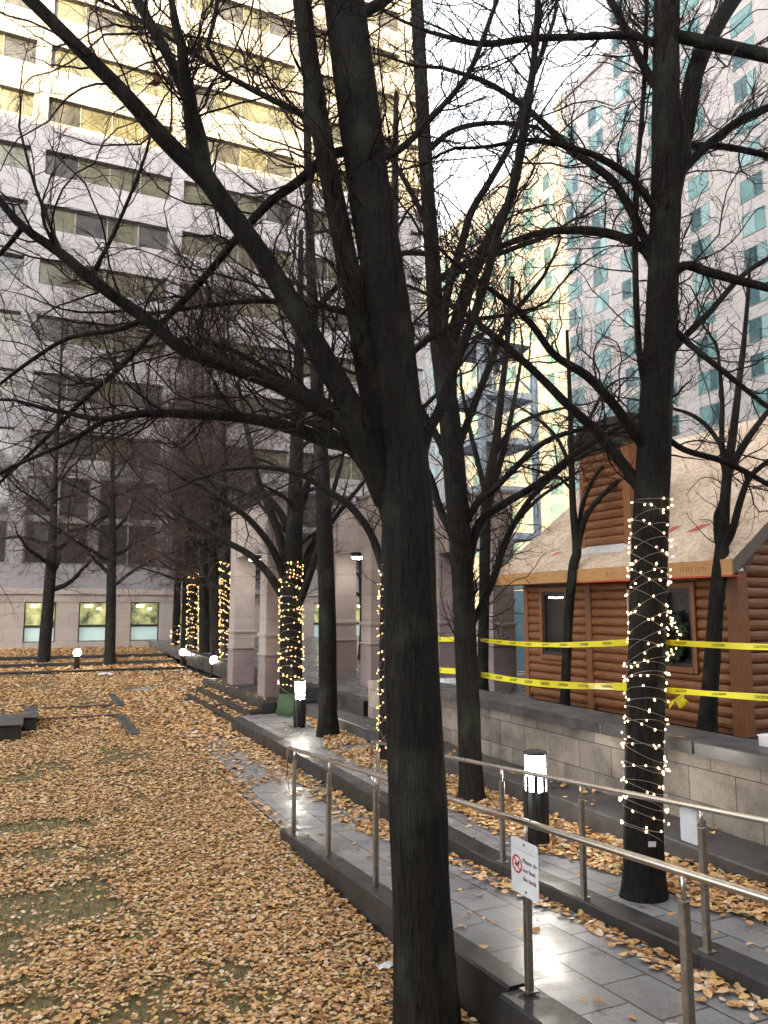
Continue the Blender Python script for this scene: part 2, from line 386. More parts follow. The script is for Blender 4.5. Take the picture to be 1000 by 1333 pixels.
def tube_arrays(P, Rr, k):
    """P (m,n,3) polylines, Rr (m,n) radii -> verts, quad faces"""
    m, n, _ = P.shape
    T = np.empty_like(P)
    T[:, 1:-1] = P[:, 2:] - P[:, :-2]; T[:, 0] = P[:, 1] - P[:, 0]; T[:, -1] = P[:, -1] - P[:, -2]
    T /= np.linalg.norm(T, axis=2, keepdims=True) + 1e-9
    mean = P[:, -1] - P[:, 0]; mean /= np.linalg.norm(mean, axis=1, keepdims=True) + 1e-9
    ref = np.where(np.abs(mean[:, 2:3]) < 0.8, np.array([[0, 0, 1.0]]), np.array([[1.0, 0, 0]]))[:, None, :]
    A = np.cross(T, np.broadcast_to(ref, T.shape)); A /= np.linalg.norm(A, axis=2, keepdims=True) + 1e-9
    B = np.cross(T, A)
    ang = np.arange(k) * 2 * np.pi / k
    V = P[:, :, None, :] + Rr[:, :, None, None] * (np.cos(ang)[None, None, :, None] * A[:, :, None, :] + np.sin(ang)[None, None, :, None] * B[:, :, None, :])
    base = (np.arange(m) * n * k)[:, None, None] + (np.arange(n - 1) * k)[None, :, None]
    i = np.arange(k)[None, None, :]; j = (i + 1) % k
    F = np.stack([base + i, base + j, base + k + j, base + k + i], axis=-1).reshape(-1, 4)
    return V.reshape(-1, 3), F
def mesh_np(name, V, F, mat, parent=None, smooth=True, off=None):
    """mesh object from arrays; F (n,k) all polygons with k corners"""
    off = wloc(parent) if off is None else np.array(off, float)
    me = bpy.data.meshes.new(name)
    V = (V - off).astype(np.float32)
    nf, k = F.shape
    me.vertices.add(len(V)); me.vertices.foreach_set('co', V.ravel())
    me.loops.add(nf * k); me.loops.foreach_set('vertex_index', F.astype(np.int32).ravel())
    me.polygons.add(nf); me.polygons.foreach_set('loop_start', np.arange(nf, dtype=np.int32) * k)
    me.polygons.foreach_set('use_smooth', np.full(nf, smooth))
    me.materials.append(mat); me.update(calc_edges=True)
    o = bpy.data.objects.new(name, me); link(o, parent); WORLD_LOC[o.name] = off.copy()
    return o
def copy_to(o, parent, loc=None):
    c = o.copy(); scene.collection.objects.link(c); c.parent = parent
    if loc is not None: c.location = loc
    WORLD_LOC[c.name] = wloc(parent) + np.array(c.location)
    return c
def copy_tree(o, dloc, label, group=None):
    """a thing, its parts and sub-parts, moved by dloc"""
    c = o.copy(); scene.collection.objects.link(c); c.location = Vector(o.location) + Vector(dloc)
    WORLD_LOC[c.name] = wloc(o) + np.array(dloc, float)
    c['label'] = label
    if group: c['group'] = group
    for ch in list(o.children):
        d = ch.copy(); scene.collection.objects.link(d); d.parent = c; WORLD_LOC[d.name] = wloc(ch) + np.array(dloc, float)
        for g in list(ch.children):
            e = g.copy(); scene.collection.objects.link(e); e.parent = d
    return c
def struct(mb, name, mat):
    o = mb.build(name, mat, None, kind='structure'); return o
def text_mesh(txt, size, frame, mat, name, parent, align='CENTER', extrude=0.0004):
    """letters as a flat mesh; frame = (origin, right, up) in the world"""
    cu = bpy.data.curves.new(name, 'FONT'); cu.body = txt; cu.size = size; cu.align_x = align; cu.align_y = 'CENTER'; cu.extrude = extrude
    tmp = bpy.data.objects.new(name, cu); scene.collection.objects.link(tmp)
    dg = bpy.context.evaluated_depsgraph_get()
    me = bpy.data.meshes.new_from_object(tmp.evaluated_get(dg))
    bpy.data.objects.remove(tmp)
    o, r, u = (np.array(a, float) for a in frame)
    nrm = np.cross(r, u)
    co = np.empty(len(me.vertices) * 3); me.vertices.foreach_get('co', co); co = co.reshape(-1, 3)
    W = o + co[:, :1] * r + co[:, 1:2] * u + co[:, 2:3] * nrm
    return W, [tuple(p.vertices) for p in me.polygons]

# value noise for masks and wobble
_lat = rng.random((64, 64))
def vnoise(x, y, s, ox=0.0):
    x = np.asarray(x) * s + ox + 100; y = np.asarray(y) * s + ox * 1.7 + 100
    xi = np.floor(x).astype(int); yi = np.floor(y).astype(int); fx = x - xi; fy = y - yi
    fx = fx * fx * (3 - 2 * fx); fy = fy * fy * (3 - 2 * fy)
    g = lambda a, b: _lat[a % 64, b % 64]
    return (g(xi, yi) * (1 - fx) + g(xi + 1, yi) * fx) * (1 - fy) + (g(xi, yi + 1) * (1 - fx) + g(xi + 1, yi + 1) * fx) * fy
def fnoise(x, y, s, ox=0.0):
    return 0.55 * vnoise(x, y, s, ox) + 0.28 * vnoise(x, y, s * 2.1, ox + 9) + 0.17 * vnoise(x, y, s * 4.3, ox + 23)

# ------------------------------------------------------------------ ground levels
PLAZA = 0.8
LEDGE = 0.5
def ramp_z(y): return max(0.0, (9.3 - y) * 0.055) if np.isscalar(y) else np.maximum(0, (9.3 - y) * 0.055)
def strip_z(y): return max(0.25, ramp_z(y) + 0.13) if np.isscalar(y) else np.maximum(0.25, ramp_z(y) + 0.13)

g = MB(); g.add([(-400, -300, -0.03), (400, -300, -0.03), (400, 900, -0.03), (-400, 900, -0.03)], [(0, 1, 2, 3)])
struct(g, 'ground', noisy('city_ground', (0.06, 0.06, 0.06), (0.11, 0.11, 0.11), 0.3, bmp=0.05))
# lawn under the leaves
g = MB()
nx, ny = 24, 70
xs = np.linspace(-14, 3.02, nx); ys = np.linspace(1, 38.2, ny)
vs = [(x, y, 0.0 + 0.03 * (fnoise(x, y, 0.5) - 0.5)) for y in ys for x in xs]
g.add(vs, [(j * nx + i, j * nx + i + 1, (j + 1) * nx + i + 1, (j + 1) * nx + i) for j in range(ny - 1) for i in range(nx - 1)], 0, True)
struct(g, 'lawn', noisy('damp_lawn_soil', (0.085, 0.085, 0.036), (0.24, 0.155, 0.065), 9, (0.6, 0.9), bmp=0.4, bdist=0.02))
# path and ramp
g = MB(); pys = [-4, 0, 3, 6, 9.3, 12, 20, 30, 36]
pv = []
for y in pys: pv += [(3.03, y, ramp_z(y) + 0.012), (4.36, y, ramp_z(y) + 0.012)]
g.add(pv, [(2 * i, 2 * i + 1, 2 * i + 3, 2 * i + 2) for i in range(len(pys) - 1)])
struct(g, 'path', paver)
# left kerb of the ramp, in two lengths with a joint
granite_kerb = blocks('dark_kerb_stone', (0.030, 0.029, 0.030), (0.018, 0.018, 0.019), (0.006, 0.006, 0.006), 1.22, 50, rot_for('yz'), 0.007, (0.3, 0.65), 0.7, bmp=0.5, stain_c=(0.45, 0.45, 0.45), nscale=2.5)
def kerb_run(name, x0, x1, y0, y1, top, bottom, step=0.12, mat=granite_kerb, ch=0.014):
    g = MB(); n = max(2, int((y1 - y0) / step) + 1); ys = np.linspace(y0, y1, n)
    vs = []
    for y in ys:
        t = top(y) + .006 * (float(vnoise(y, x0, 3.0, 2)) - .5); b = bottom(y); ch = .010 + .012 * float(vnoise(y, x1, 7.0, 5))
        vs += [(x0, y, b), (x0, y, t - ch), (x0 + ch, y, t), (x1 - ch, y, t), (x1, y, t - ch), (x1, y, b)]
    fs = []
    for i in range(n - 1):
        for k in range(5): fs.append((6 * i + k, 6 * i + k + 1, 6 * i + 7 + k, 6 * i + 6 + k))
    fs += [(5, 4, 3, 2, 1, 0), tuple(6 * (n - 1) + k for k in range(6))]
    g.add(vs, fs)
    return struct(g, name, mat)
kerb_run('ramp_kerb', 2.88, 3.08, 4.42, 9.35, lambda y: ramp_z(y) + 0.135, lambda y: -0.02)
kerb_run('ramp_kerb', 2.80, 3.08, -3, 4.40, lambda y: ramp_z(y) + 0.115, lambda y: -0.02)
# raised strip right of the path
kerb_run('kerb', 4.35, 4.60, -4, 18.1, lambda y: strip_z(y) + 0.006, lambda y: -0.02)
g = MB(); sy = [-4, 0, 3, 5, 7.1, 9.3, 12, 18.3]
pv = []
for y in sy: pv += [(4.60, y, strip_z(y)), (5.95, y, strip_z(y))]
g.add(pv, [(2 * i, 2 * i + 1, 2 * i + 3, 2 * i + 2) for i in range(len(sy) - 1)])
struct(g, 'pavement', paver)
kerb_run('step', 5.94, 6.62, -4, 17.9, lambda y: LEDGE, lambda y: 0.0, mat=granite_top)
# upper plaza
g = MB(); g.add([(6.62, -8, PLAZA), (46, -8, PLAZA), (46, 49, PLAZA), (6.62, 49, PLAZA)], [(0, 1, 2, 3)])
g.add([(6.62, 15.6, 0.3), (6.62, 15.6, PLAZA), (6.62, 49, PLAZA), (6.62, 49, 0.3)], [(0, 1, 2, 3)])
struct(g, 'plaza_pavement', plaza_paver)
kerb_run('plaza_step', 6.56, 6.86, 15.45, 36, lambda y: PLAZA + 0.006, lambda y: 0.2)
# stone stoop: three granite steps under the gateway nearest the lawn
g = MB(); g.box(5.16, 6.56, 18.5, 25.4, 0, 0.5, c=0.012); struct(g, 'steps', granite)
g = MB(); g.box(4.86, 5.157, 18.5, 25.0, 0, 0.335, c=0.012); struct(g, 'steps', granite)
g = MB(); g.box(4.52, 4.857, 18.55, 24.4, 0, 0.17, c=0.012); struct(g, 'steps', granite)
# terraces at the far side of the lawn
for i, (y, z) in enumerate([(35.6, 0.13), (38.3, 0.27), (41.2, 0.42)]):
    g = MB(); g.box(-20, 6.5, y, y + 0.3, -0.02, z, c=0.015); struct(g, 'terrace_kerb', granite)
    g = MB(); g.add([(-20, y + 0.3, z - 0.04), (6.55, y + 0.3, z - 0.04), (6.55, 50 if i == 2 else y + 3.0, z - 0.04), (-20, 50 if i == 2 else y + 3.0, z - 0.04)], [(0, 1, 2, 3)])
    struct(g, 'terrace', lawn_mat)

# ------------------------------------------------------------------ retaining wall
wall = root('retaining_wall', (6.85, 5, LEDGE), 'low pale stone block wall with a dark granite cap below the log cabin', 'wall')
g = MB(); g.box(6.62, 7.12, -4, 14.6, 0.2, 1.225); g.build('block_face', wall_stone, wall)
g = MB()
y = -4
while y < 14.5:
    y2 = min(y + 1.48, 14.62); g.box(6.54, 7.2, y, y2 - 0.008, 1.228, 1.372, c=0.014); y += 1.48
g.build('cap', granite_top, wall)
g = MB(); g.box(6.56, 7.16, 14.64, 15.2, 0.2, 1.26); g.build('end_pier', wall_stone, wall, label='pale squared pier closing the far end of the wall')

# ------------------------------------------------------------------ stone gateways
def gateway(X, ys, zb, label, lamp_y=None):
    r = root('stone_gateway', (X, ys[0], zb), label, 'gateway', 'stone gateways of the colonnade')
    w = 0.31
    for y in ys:
        g = MB(); g.box(X - w, X + w, y - w, y + w, zb + 1.62, 4.2); col = g.build('column', limestone, r)
        g = MB(); g.box(X - w - .02, X + w + .02, y - w - .02, y + w + .02, zb, zb + 1.05, c=0.01); g.build('plinth', limestone_base, col)
        g = MB()
        g.box(X - w - .045, X + w + .045, y - w - .045, y + w + .045, zb + 1.053, zb + 1.09, c=0.01)
        g.box(X - w - .008, X + w + .008, y - w - .008, y + w + .008, zb + 1.093, zb + 1.535)
        g.box(X - w - .05, X + w + .05, y - w - .05, y + w + .05, zb + 1.538, zb + 1.617, c=0.015)
        g.build('moulding', limestone, col)
    g = MB(); y0, y1 = min(ys) + w + 0.003, max(ys) - w - 0.003
    g.box(X - w + .03, X + w - .03, y0, y1, 4.28, 5.55)
    bm_ = g.build('beam', limestone, r)
    for y in ys:
        g = MB(); g.box(X - w - .005, X + w + .005, y - w - .005, y + w + .005, 4.203, 5.62)
        g.build('pier_head', limestone, r)
    g = MB()
    for y in ys: g.box(X - w - .05, X + w + .05, y - w - .05, y + w + .05, 5.623, 5.70, c=0.012)
    g.box(X - w, X + w, y0 + .06, y1 - .06, 5.553, 5.60)
    g.build('coping', limestone_base, r)
    if lamp_y:
        lm = MB(); lm.lathe(X, lamp_y, [(0.20, 4.17), (0.21, 4.279)], 20); lo = lm.build('soffit_light', black_metal, r)
        lm = MB(); lm.lathe(X, lamp_y, [(0.06, 4.10), (0.15, 4.12), (0.185, 4.168)], 20); lm.build('diffuser', soffit_lamp, lo)
    return r
gateway(5.86, (19.85, 23.3), 0.5, 'stone gateway on the three dark steps beside the leafy lawn', 21.9)
g2 = gateway(8.15, (18.3, 20.8), PLAZA, 'stone gateway with a round ceiling lamp and a grey utility box on its column', 19.6)
gateway(10.5, (16.3, 19.0), PLAZA, 'stone gateway next to the corner of the log cabin')
g = MB(); p = onx(447, 838, 7.82); g.box(7.70, 7.817, 20.62, 20.90, 1.78, 2.16, c=0.01)
g.box(7.69, 7.70, 20.66, 20.86, 1.83, 2.11)
g.build('utility_box', grey_paint, None, 'small grey metal utility box fixed to a gateway column', 'utility box', origin=(7.82, 20.76, 1.78))

# ------------------------------------------------------------------ big pale building at the end of the lawn
BY = 50.0
office = root('office_building', (5, BY, 0.5), 'tall pale office building with long window bands and a lit ground floor behind the lawn', 'building')
BX0, BX1 = -34.0, 26.2
bay0, bayw, pil = -0.61, 8.55, 0.85
rows = [31.43 - 3.6 * k for k in range(-5, 6)]
g = MB()
g.box(BX0, BX1, BY + 0.45, BY + 30, -0.1, 52)                                    # core
zs = [(rows[i] , rows[i]) for i in range(len(rows))]
edges = sorted([(t - 1.65, t) for t in rows])
z = 10.6
for lo, hi in edges:
    g.box(BX0, BX1, BY, BY + 0.447, z, lo); z = hi                               # spandrels
g.box(BX0, BX1, BY, BY + 0.447, z, 52)
k = -4
while bay0 + k * bayw - pil < BX1:
    x1 = bay0 + k * bayw; x0 = x1 - pil
    x0 = max(x0, BX0); x1 = min(x1, BX1)
    if x1 > x0: g.box(x0, x1, BY + 0.003, BY + 0.447, 3.9, 52)
    k += 1
g.box(BX0, BX1, BY - 0.002, BY + 0.447, 3.9, 5.3)
g.build('facade', facade_white, office)
g = MB()
g.box(BX0, BX1, BY - 0.25, BY + 0.4, 3.55, 3.897); g.box(BX0, BX1, BY - 0.12, BY + 0.44, 3.1, 3.547)
g.build('cornice', facade_stone, office)
proto = {}
def band_window(name, w, h, panes, mat_list, sub=True):
    fr = MB(); t = 0.05
    fr.box(0, w, 0.10, 0.2, 0, t); fr.box(0, w, 0.10, 0.2, h - t, h); fr.box(0, t, 0.10, 0.2, t, h - t); fr.box(w - t, w, 0.10, 0.2, t, h - t)
    for i in range(1, panes): x = w * i / panes; fr.box(x - .03, x + .03, 0.10, 0.2, t, h - t)
    fi = len(fr.f); 
    for i in range(panes):
        x0 = w * i / panes; x1 = w * (i + 1) / panes
        fr.add([(x0 + .03, 0.17, t), (x1 - .03, 0.17, t), (x1 - .03, 0.17, h - t), (x0 + .03, 0.17, h - t)], [(0, 1, 2, 3)], 1 + (i % (len(mat_list))))
    return fr
variants = []
frame_grey = plain('window_frame', (0.16, 0.15, 0.14), 0.5)
for v, ml in enumerate([[black_glass, olive_glass, olive_glass, olive_glass], [olive_glass] * 4, [olive_glass, black_glass, olive_glass, black_glass], [black_glass, black_glass, olive_glass, black_glass]]):
    variants.append(band_window('window', bayw - pil, 1.65, 4, ml).build('window', [frame_grey] + ml, office, origin=(0, 0, 0)))
used = set()
for bi in range(-1, 4):
    x = bay0 + bi * bayw
    if x > BX1 - 7: continue
    for ri, t in enumerate(rows):
        v = (bi * 3 + ri * 7) % 4 if not (bi == 0 and abs(t - 31.43) < .1) else 0
        p = (x, BY + 0.2, t - 1.65)
        if v not in used: used.add(v); variants[v].location = tuple(np.array(p) - wloc(office)); WORLD_LOC[variants[v].name] = np.array(p)
        else: copy_to(variants[v], office, tuple(np.array(p) - wloc(office)))
# tall lower windows
tall = None
for bi in range(-1, 4):
    x = bay0 + bi * bayw
    for half in range(2):
        w = (bayw - pil) / 2 - 0.25
        p = np.array((x + half * (w + 0.5), BY + 0.2, 5.3))
        if p[0] > BX1 - 3: continue
        if tall is None:
            fr = MB(); h = 5.3
            fr.box(0, w, .05, .2, 0, .12); fr.box(0, w, .05, .2, h - .12, h); fr.box(0, .1, .05, .2, .12, h - .12); fr.box(w - .1, w, .05, .2, .12, h - .12)
            fr.box(.1, w - .1, .05, .2, 2.55, 2.95); fr.box(w / 2 - .05, w / 2 + .05, .05, .2, .12, 2.55); fr.box(w / 2 - .05, w / 2 + .05, .05, .2, 2.95, h - .12)
            fr.add([(.1, .17, .12), (w - .1, .17, .12), (w - .1, .17, h - .12), (.1, .17, h - .12)], [(0, 1, 2, 3)], 1)
            fr.v = [tuple(np.array(q) + p) for q in fr.v]
            tall = fr.build('tall_window', [frame_grey, black_glass], office, origin=tuple(p))
        else: copy_to(tall, office, tuple(p - wloc(office)))
for bi in range(-1, 4):
    x = bay0 + bi * bayw + (bayw - pil) / 2
    if x < BX1 - 2: g = MB(); g.box(x - .25, x + .25, BY + .02, BY + .447, 5.303, 10.597); g.build('pier', facade_white, office)
# ground floor: piers and lit windows
gw = [(-3.6, -2.2)] + [(-0.36 + 2.98 * i, 1.36 + 2.98 * i) for i in range(9)]
g = MB(); px = BX0
for a, b_ in gw:
    g.box(px, a, BY - 0.06, BY + 0.447, -0.05, 3.097); g.box(a, b_, BY - 0.02, BY + 0.447, -0.05, 0.73); px = b_
g.box(px, BX1, BY - 0.06, BY + 0.447, -0.05, 3.097)
g.build('ground_floor_wall', facade_stone, office)
lit = None
for a, b_ in gw:
    w = b_ - a
    if abs(w - 1.72) > 0.05 or lit is None and abs(w - 1.72) > .05:
        continue
    p = np.array((a, BY + 0.1, 0.73))
    if lit is None:
        fr = MB(); h = 2.365
        fr.box(0, w, 0, .1, 0, .05); fr.box(0, w, 0, .1, h - .06, h); fr.box(0, .07, 0, .1, .05, h - .06); fr.box(w - .07, w, 0, .1, .05, h - .06); fr.box(.07, w - .07, 0, .1, .85, 1.0)
        fr.v = [tuple(np.array(q) + p) for q in fr.v]
        lit = fr.build('lit_window', frame_dark, office, origin=tuple(p))
        fr = MB(); fr.add([(.07, .08, 1.0), (w - .07, .08, 1.0), (w - .07, .08, h - .06), (.07, .08, h - .06)], [(0, 1, 2, 3)]); fr.v = [tuple(np.array(q) + p) for q in fr.v]; fr.build('pane', lit_pane, lit)
        fr = MB(); fr.add([(.07, .08, .05), (w - .07, .08, .05), (w - .07, .08, .85), (.07, .08, .85)], [(0, 1, 2, 3)]); fr.v = [tuple(np.array(q) + p) for q in fr.v]; fr.build('frosted_panel', frost_pane, lit)
        fr = MB(); fr.obox((.55, .06, 2.12), ((1, 0, 0), (0, 1, 0), (0, 0, 1)), .2, .015, .05); fr.obox((1.15, .06, 1.95), ((1, 0, 0), (0, 1, 0), (0, 0, 1)), .1, .015, .03); fr.v = [tuple(np.array(q) + p) for q in fr.v]; fr.build('ceiling_lamp', lamp_streak_glow, lit)
    else:
        c = copy_to(lit, office, tuple(p - wloc(office)))
        for ch in list(lit.children): copy_to(ch, c)

# ------------------------------------------------------------------ long hotel tower on the right
TX = 50.0
hotel = root('hotel_tower', (TX, 60, 0), 'tall pinkish tower with rows of teal windows behind the log cabin', 'building')
g = MB()
g.box(TX, TX + 22, 14, 55, -0.1, 74); g.box(TX + 0.003, TX + 22, 55, 64, -0.1, 57.5); g.box(TX + .006, TX + 22, 64, 99, -0.1, 54.0)
g.build('facade', tower_pink, hotel)
g = MB(); g.box(TX - .25, TX + 22.2, 55.2, 64.2, 57.5, 58.2); g.box(TX - .25, TX + 22.2, 64.2, 99.2, 54.0, 54.7); g.box(TX - .25, TX + 22.2, 13.8, 55.2, 74, 74.8)
g.build('parapet', tower_pink, hotel)
wy = [39.83 - 5.4, 39.83] + [45.02, 49.4, 53.6, 57.6, 61.6, 65.6, 69.6, 73.6, 77.6, 81.6, 85.6, 89.2, 92.8, 96.4]
zz = [50.9 - 2.87 * k + 5.74 * 2 for k in range(24)]
cells = []
for yy in wy:
    for z in zz:
        top = 73 if yy < 55 else (56.5 if yy < 64 else 53)
        if z < top and z > 8: cells.append((yy, z))
# those that show largest as parts, the rest as one
cells.sort(key=lambda c: (c[0]) + abs(c[1] - 40) * 0.4)
def hotel_win(mb, o, k):
    w, h = 2.1, 1.75
    mb.box(o[0] - .06, o[0] - .003, o[1] - w / 2 - .08, o[1] + w / 2 + .08, o[2] - h - .09, o[2] - h)
    mb.box(o[0] - .04, o[0] - .003, o[1] - w / 2, o[1] - w / 2 + .07, o[2] - h, o[2]); mb.box(o[0] - .04, o[0] - .003, o[1] + w / 2 - .07, o[1] + w / 2, o[2] - h, o[2])
    mb.box(o[0] - .04, o[0] - .003, o[1] - .2, o[1] - .14, o[2] - h, o[2] - .07); mb.box(o[0] - .04, o[0] - .003, o[1] - w / 2 + .07, o[1] + w / 2 - .07, o[2] - .07, o[2])
    a, b_, c_ = o[1] - w / 2 + .07, o[1] + w / 2 - .07, o[1] - .17
    m1, m2 = [(1, 1), (1, 2), (2, 3), (3, 1), (1, 3)][k % 5]
    for y0, y1, mi in ((a, c_, m1), (c_, b_, m2)): mb.add([(o[0] - .015, y0, o[2] - h), (o[0] - .015, y1, o[2] - h), (o[0] - .015, y1, o[2] - .07), (o[0] - .015, y0, o[2] - .07)], [(0, 3, 2, 1)], mi)
frame_teal = plain('teal_frame', (0.10, 0.16, 0.16), 0.4)
hm = [frame_teal, teal_glass, pale_teal, dark_teal]; hws = []
for k in range(5):
    g = MB(); hotel_win(g, (TX, cells[k][0], cells[k][1]), k); hws.append(g.build('window', hm, hotel, origin=(TX, cells[k][0], cells[k][1]), normals=False))
wr_ = random.Random(4)
for yy, z in cells[5:100]: copy_to(wr_.choice(hws), hotel, tuple(np.array((TX, yy, z)) - wloc(hotel)))
g = MB()
for yy, z in cells[100:]: hotel_win(g, (TX, yy, z), wr_.randrange(5))
far_w = g.build('far_windows', hm, hotel, kind='stuff', normals=False)

# unseen blocks added behind the camera, stepped to shape the shade on the square
blk = root('shade_block', (0, -30, 0), 'unseen stepped brown block added to shade the square', 'building')
brown = blocks('brown_brick_wall', (0.24, 0.17, 0.13), (0.19, 0.135, 0.105), (0.12, 0.10, 0.09), 2.0, 0.9, rot_for('xz'), 0.02, stain=0.3)
g = MB(); g.box(-90, -18, -34, -25, -0.1, 45.4); g.box(-18, -0.8, -34, -25.003, -0.1, 18); g.box(-0.8, 70, -34, -25, -0.1, 88); g.build('wall', brown, blk)
# ------------------------------------------------------------------ trees
def smooth_line(pts, sub=5):
    """Catmull-Rom through (x,y,z,r)"""
    P = np.array(pts, float)
    if len(P) < 3: 
        t = np.linspace(0, 1, sub * 2 + 1)[:, None]; return P[0] * (1 - t) + P[-1] * t
    E = np.vstack([2 * P[0] - P[1], P, 2 * P[-1] - P[-2]])
    out = []
    for i in range(1, len(E) - 2):
        p0, p1, p2, p3 = E[i - 1], E[i], E[i + 1], E[i + 2]
        for s in range(sub):
            t = s / sub
            out.append(0.5 * ((2 * p1) + (-p0 + p2) * t + (2 * p0 - 5 * p1 + 4 * p2 - p3) * t * t + (-p0 + 3 * p1 - 3 * p2 + p3) * t ** 3))
    out.append(P[-1])
    out = np.array(out); out[:, 3] = np.maximum(out[:, 3], 0.002)
    return out
def pxline(pts, d, dd=0.0):
    """limb traced as (photo x, photo y, width in photo pixels) at d metres ahead, drifting dd metres in depth to its tip"""
    out = []
    n = len(pts)
    for i, (px, py, w) in enumerate(pts):
        dep = d + dd * i / max(1, n - 1)
        p, t = at(px, py, dep)
        out.append((*p, w / 2000 * t))
    return smooth_line(out)
def proj(p):
    x, y, z = p[0], p[1], p[2] - CAM_H
    r = x * FY - y * FX; f = x * FX + y * FY
    zc = f * math.cos(PITCH) + z * math.sin(PITCH); u = -f * math.sin(PITCH) + z * math.cos(PITCH)
    return 500 + 1000 * r / zc, 666.5 - 1000 * u / zc, zc
def pxlimbs(T, specs):
    """limbs traced on the photo; each starts inside the trunk or limb it grows from"""
    done = [T]; out = []
    for pts, dd in specs:
        best = None
        for Q in done:
            for k in range(len(Q)):
                a, b, zc = proj(Q[k])
                e = math.hypot(a - pts[0][0], b - pts[0][1]) / (1000 * Q[k, 3] / zc + 3)
                if best is None or e < best[0]: best = (e, Q, k)
        _, Q, k = best
        L = pxline(pts, ahead(Q[k, 0], Q[k, 1]), dd)
        j = max(0, k - 3)
        L = np.vstack([[*Q[j, :3], min(L[0, 3], Q[j, 3] * .8)], [*(0.5 * (Q[j, :3] + L[0, :3])), min(L[0, 3], Q[j, 3] * .85)], L])
        # the tip runs on and thins out
        v = L[-1, :3] - L[-4, :3]; v /= np.linalg.norm(v) + 1e-9
        rg = np.random.default_rng(int(abs(L[-1, 0]) * 1000) % 9999); rE = L[-1, 3]; n = 9; ln = min(1.5, max(.35, rE * 95)) / n; p = L[-1, :3].copy(); tail = []
        for i in range(n):
            v = v + rg.normal(size=3) * .17; v /= np.linalg.norm(v); p = p + v * ln; tail.append([*p, max(.0015, rE * (1 - (i + 1) / n * .9))])
        L = np.vstack([L, tail])
        out.append(L); done.append(L[:-9])
    return out
def resample(L, n):
    seg = np.linalg.norm(np.diff(L[:, :3], axis=0), axis=1); s = np.concatenate([[0], np.cumsum(seg)])
    t = np.linspace(0, s[-1], n)
    return np.stack([np.interp(t, s, L[:, k]) for k in range(4)], axis=1), s[-1]
def shoots(P, Rr, dens, lmin, lmax, t0, n2, ratio, ang, up, wig, taper_len=0.6, rmin=0.0011, rgen=None, rcap=1.0):
    """children of polylines P (m,n,3) with radii Rr (m,n)"""
    rg = rgen
    m, n, _ = P.shape
    L = np.linalg.norm(np.diff(P, axis=1), axis=2).sum(1)
    cnt = np.floor(L * dens * (1 - t0) + rg.random(m)).astype(int)
    idx = np.repeat(np.arange(m), cnt)
    M = len(idx)
    if M == 0: return np.zeros((0, n2, 3)), np.zeros((0, n2))
    t = t0 + (1 - t0) * rg.random(M)
    f = t * (n - 1); i0 = np.minimum(f.astype(int), n - 2); fr = (f - i0)[:, None]
    a = P[idx, i0]; b = P[idx, i0 + 1]
    p = a * (1 - fr) + b * fr
    T = b - a; T /= np.linalg.norm(T, axis=1, keepdims=True) + 1e-9
    rp = Rr[idx, i0] * (1 - fr[:, 0]) + Rr[idx, i0 + 1] * fr[:, 0]
    rv = rg.normal(size=(M, 3)); perp = rv - (rv * T).sum(1, keepdims=True) * T
    perp /= np.linalg.norm(perp, axis=1, keepdims=True) + 1e-9
    al = np.radians(rg.normal(ang, 12, M))[:, None]
    D = np.cos(al) * T + np.sin(al) * perp
    D[:, 2] += up * 0.5; D /= np.linalg.norm(D, axis=1, keepdims=True)
    ln = (lmin + (lmax - lmin) * rg.random(M) ** 1.5) * (1 - taper_len * t)
    r0 = np.minimum(np.minimum(np.maximum(rp * ratio, rmin), rp * 0.8 + 0.0002), rcap)
    Q = np.empty((M, n2, 3)); Q[:, 0] = p
    step = (ln / (n2 - 1))[:, None]
    for k in range(1, n2):
        Q[:, k] = Q[:, k - 1] + D * step
        D = D + rg.normal(size=(M, 3)) * wig; D[:, 2] += up * 0.22
        D /= np.linalg.norm(D, axis=1, keepdims=True)
    q = np.linspace(1, 0.42, n2)[None]
    return Q, np.maximum(r0[:, None] * q, rmin * 0.7)
def limb_part(L, parent, name, mat, n=10, wob=0.0, flare=None, ridge=0.0):
    P = L[:, :3][None]; r = L[:, 3][None].copy()
    if flare is not None:
        h = L[:, 2] - L[0, 2]
        r = r * (1 + flare * np.exp(-h / 0.16))[None]
    V, F = tube_arrays(P, r, n)
    if wob:
        ax = np.repeat(L[:, :3], n, axis=0); d = V - ax
        a = np.arctan2(d[:, 1], d[:, 0])
        k = 1 + wob * (fnoise(a * 2.2 + 7, V[:, 2] * 0.9, 1.0, 3.0) - 0.5) * 2
        if ridge:       # furrowed bark: long uneven ridges
            rr = np.linalg.norm(d, axis=1) + 1e-6
            w_ = a * 5.5 + 1.2 * vnoise(a * 2 + 9, V[:, 2] * 2.2, 1.0, 7.0)
            f_ = np.abs(2 * vnoise(np.cos(a) * 6.5 + w_ * .12, np.sin(a) * 6.5 + V[:, 2] * .9, 1.6, 2.0) - 1)
            f2 = vnoise(a * 9, V[:, 2] * 7, 1.0, 31.0)
            k = k + ridge / rr * (f_ - .45) + ridge * .35 / rr * (f2 - .5)
        V = ax + d * k[:, None]
    o = mesh_np(name, V, F, mat, parent)
    return o
